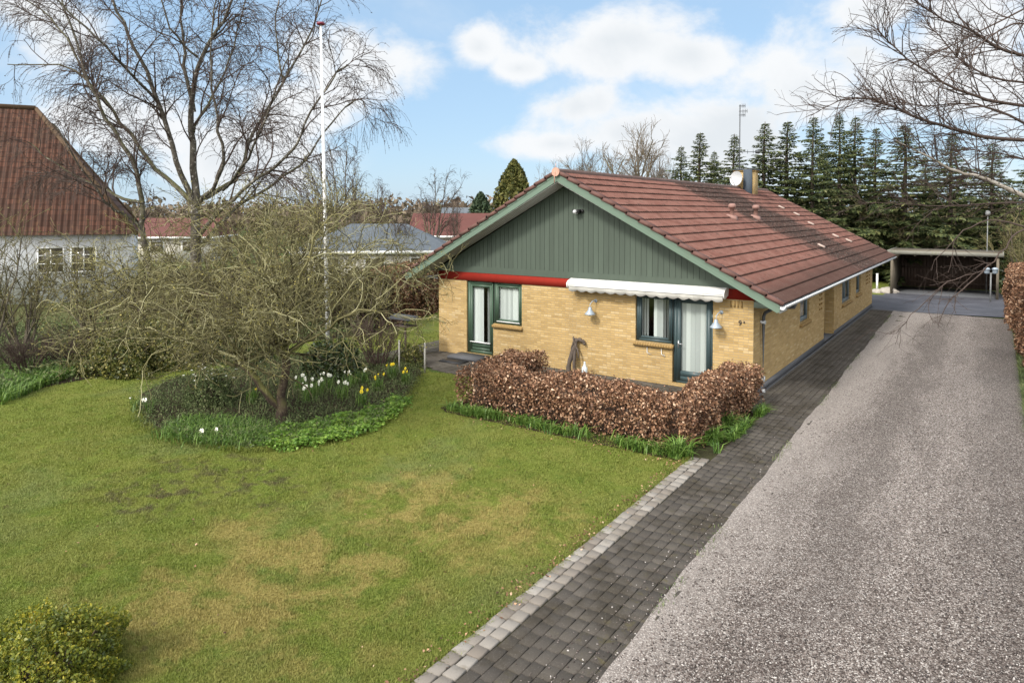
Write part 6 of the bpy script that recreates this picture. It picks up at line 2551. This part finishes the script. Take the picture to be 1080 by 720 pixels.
# banks elsewhere in the sky, out of this view
pl_ = t.comb(t.math('DIVIDE', gx_, t.math('ADD', t.math('MAXIMUM', gz_, 0.0), .12)), t.math('DIVIDE', gy_, t.math('ADD', t.math('MAXIMUM', gz_, 0.0), .12)), 0.0)
n_far = t.noise(pl_, .7, 5, .55)
fwd = t.math('ADD', t.math('MULTIPLY', gx_, float(_F[0])), t.math('MULTIPLY', gy_, float(_F[1])))
outside = t.ss(t.math('SUBTRACT', fwd, t.math('MULTIPLY', t.ss(el, .35, .6), 1.0)), .72, .5)
acc = t.math('MAXIMUM', acc, t.math('ADD', t.math('MULTIPLY', t.math('SUBTRACT', n_far, .5), 3.0), t.math('MULTIPLY_ADD', outside, 2.4, -2.4)))
nv = t.comb(gx_, gy_, t.math('MULTIPLY', gz_, 1.5))
nz1 = t.noise(nv, 7.5, 9, .62, .2)
nz2 = t.noise(nv, 3.0, 6, .58, .5)
f_ = t.math('ADD', t.math('MULTIPLY', acc, .95), t.math('ADD', t.math('MULTIPLY', t.math('SUBTRACT', nz1, .5), 2.5), t.math('MULTIPLY', t.math('SUBTRACT', nz2, .5), 1.3)))
mask = t.ss(f_, -.28, .55)
mask = t.math('MULTIPLY', mask, t.ss(el, -.01, .05))
wisp = t.math('MULTIPLY', t.ss(nz2, .46, .8), .55)
mask = t.math('MAXIMUM', mask, wisp)
# thicker middles of the clouds are greyer
thick = t.ss(t.math('ADD', acc, t.math('MULTIPLY', t.math('SUBTRACT', nz2, .5), 3.4)), .40, 1.3)
ccol = t.mix(t.math('MULTIPLY', thick, .6), (.615, .63, .645), (.46, .50, .535))
skyb = t.n('ShaderNodeVectorMath', operation='SCALE')
t.set(skyb.inputs[0], sky.outputs[0])
skyb.inputs['Scale'].default_value = .12
blue = t.mix(.72, skyb.outputs[0], (.29, .435, .60))
col = t.mix(mask, blue, ccol)
bg = t.n('ShaderNodeBackground')
t.set(bg.inputs[0], col)
# added fill: unseen sky behind the camera brightened, most round the sun
sdot = t.n('ShaderNodeVectorMath', operation='DOT_PRODUCT')
t.set(sdot.inputs[0], tc)
t.set(sdot.inputs[1], tuple(sd))
fill_glow = t.math('POWER', t.math('MAXIMUM', t.math('MULTIPLY_ADD', sdot.outputs['Value'], .5, .5), 0.0), 3.0)
fill_glow = t.math('MAXIMUM', t.math('MULTIPLY', fill_glow, t.ss(fwd, .45, -.2)), t.math('MULTIPLY', t.math('MULTIPLY', t.ss(fwd, .55, .1), t.ss(gz_, .0, .15)), .30))
col = t.mix(fill_glow, col, (2.6, 2.5, 2.4))
t.set(bg.inputs[0], col)
bg.inputs[1].default_value = 1.0
ow = t.n('ShaderNodeOutputWorld')
world.node_tree.links.new(bg.outputs[0], ow.inputs[0])

cam = bpy.data.cameras.new('camera')
co = bpy.data.objects.new('camera', cam)
COL.objects.link(co)
co.location = tuple(CAM)
co.rotation_euler = (PI / 2 - PITCH, 0, YAW)
cam.sensor_width = 36
cam.lens = FPX / 1080 * 36
cam.shift_y = -(360 - CYP) / 1080
cam.clip_end = 3000
cam.clip_start = .1
SC.camera = co
SC.view_settings.view_transform = 'Standard'
SC.view_settings.look = 'None'
SC.view_settings.exposure = 0.62
SC.view_settings.gamma = 1.0
SC.view_settings.use_curve_mapping = False
SC.cycles.max_bounces = 6
SC.cycles.transparent_max_bounces = 8
SC.cycles.use_denoising = True
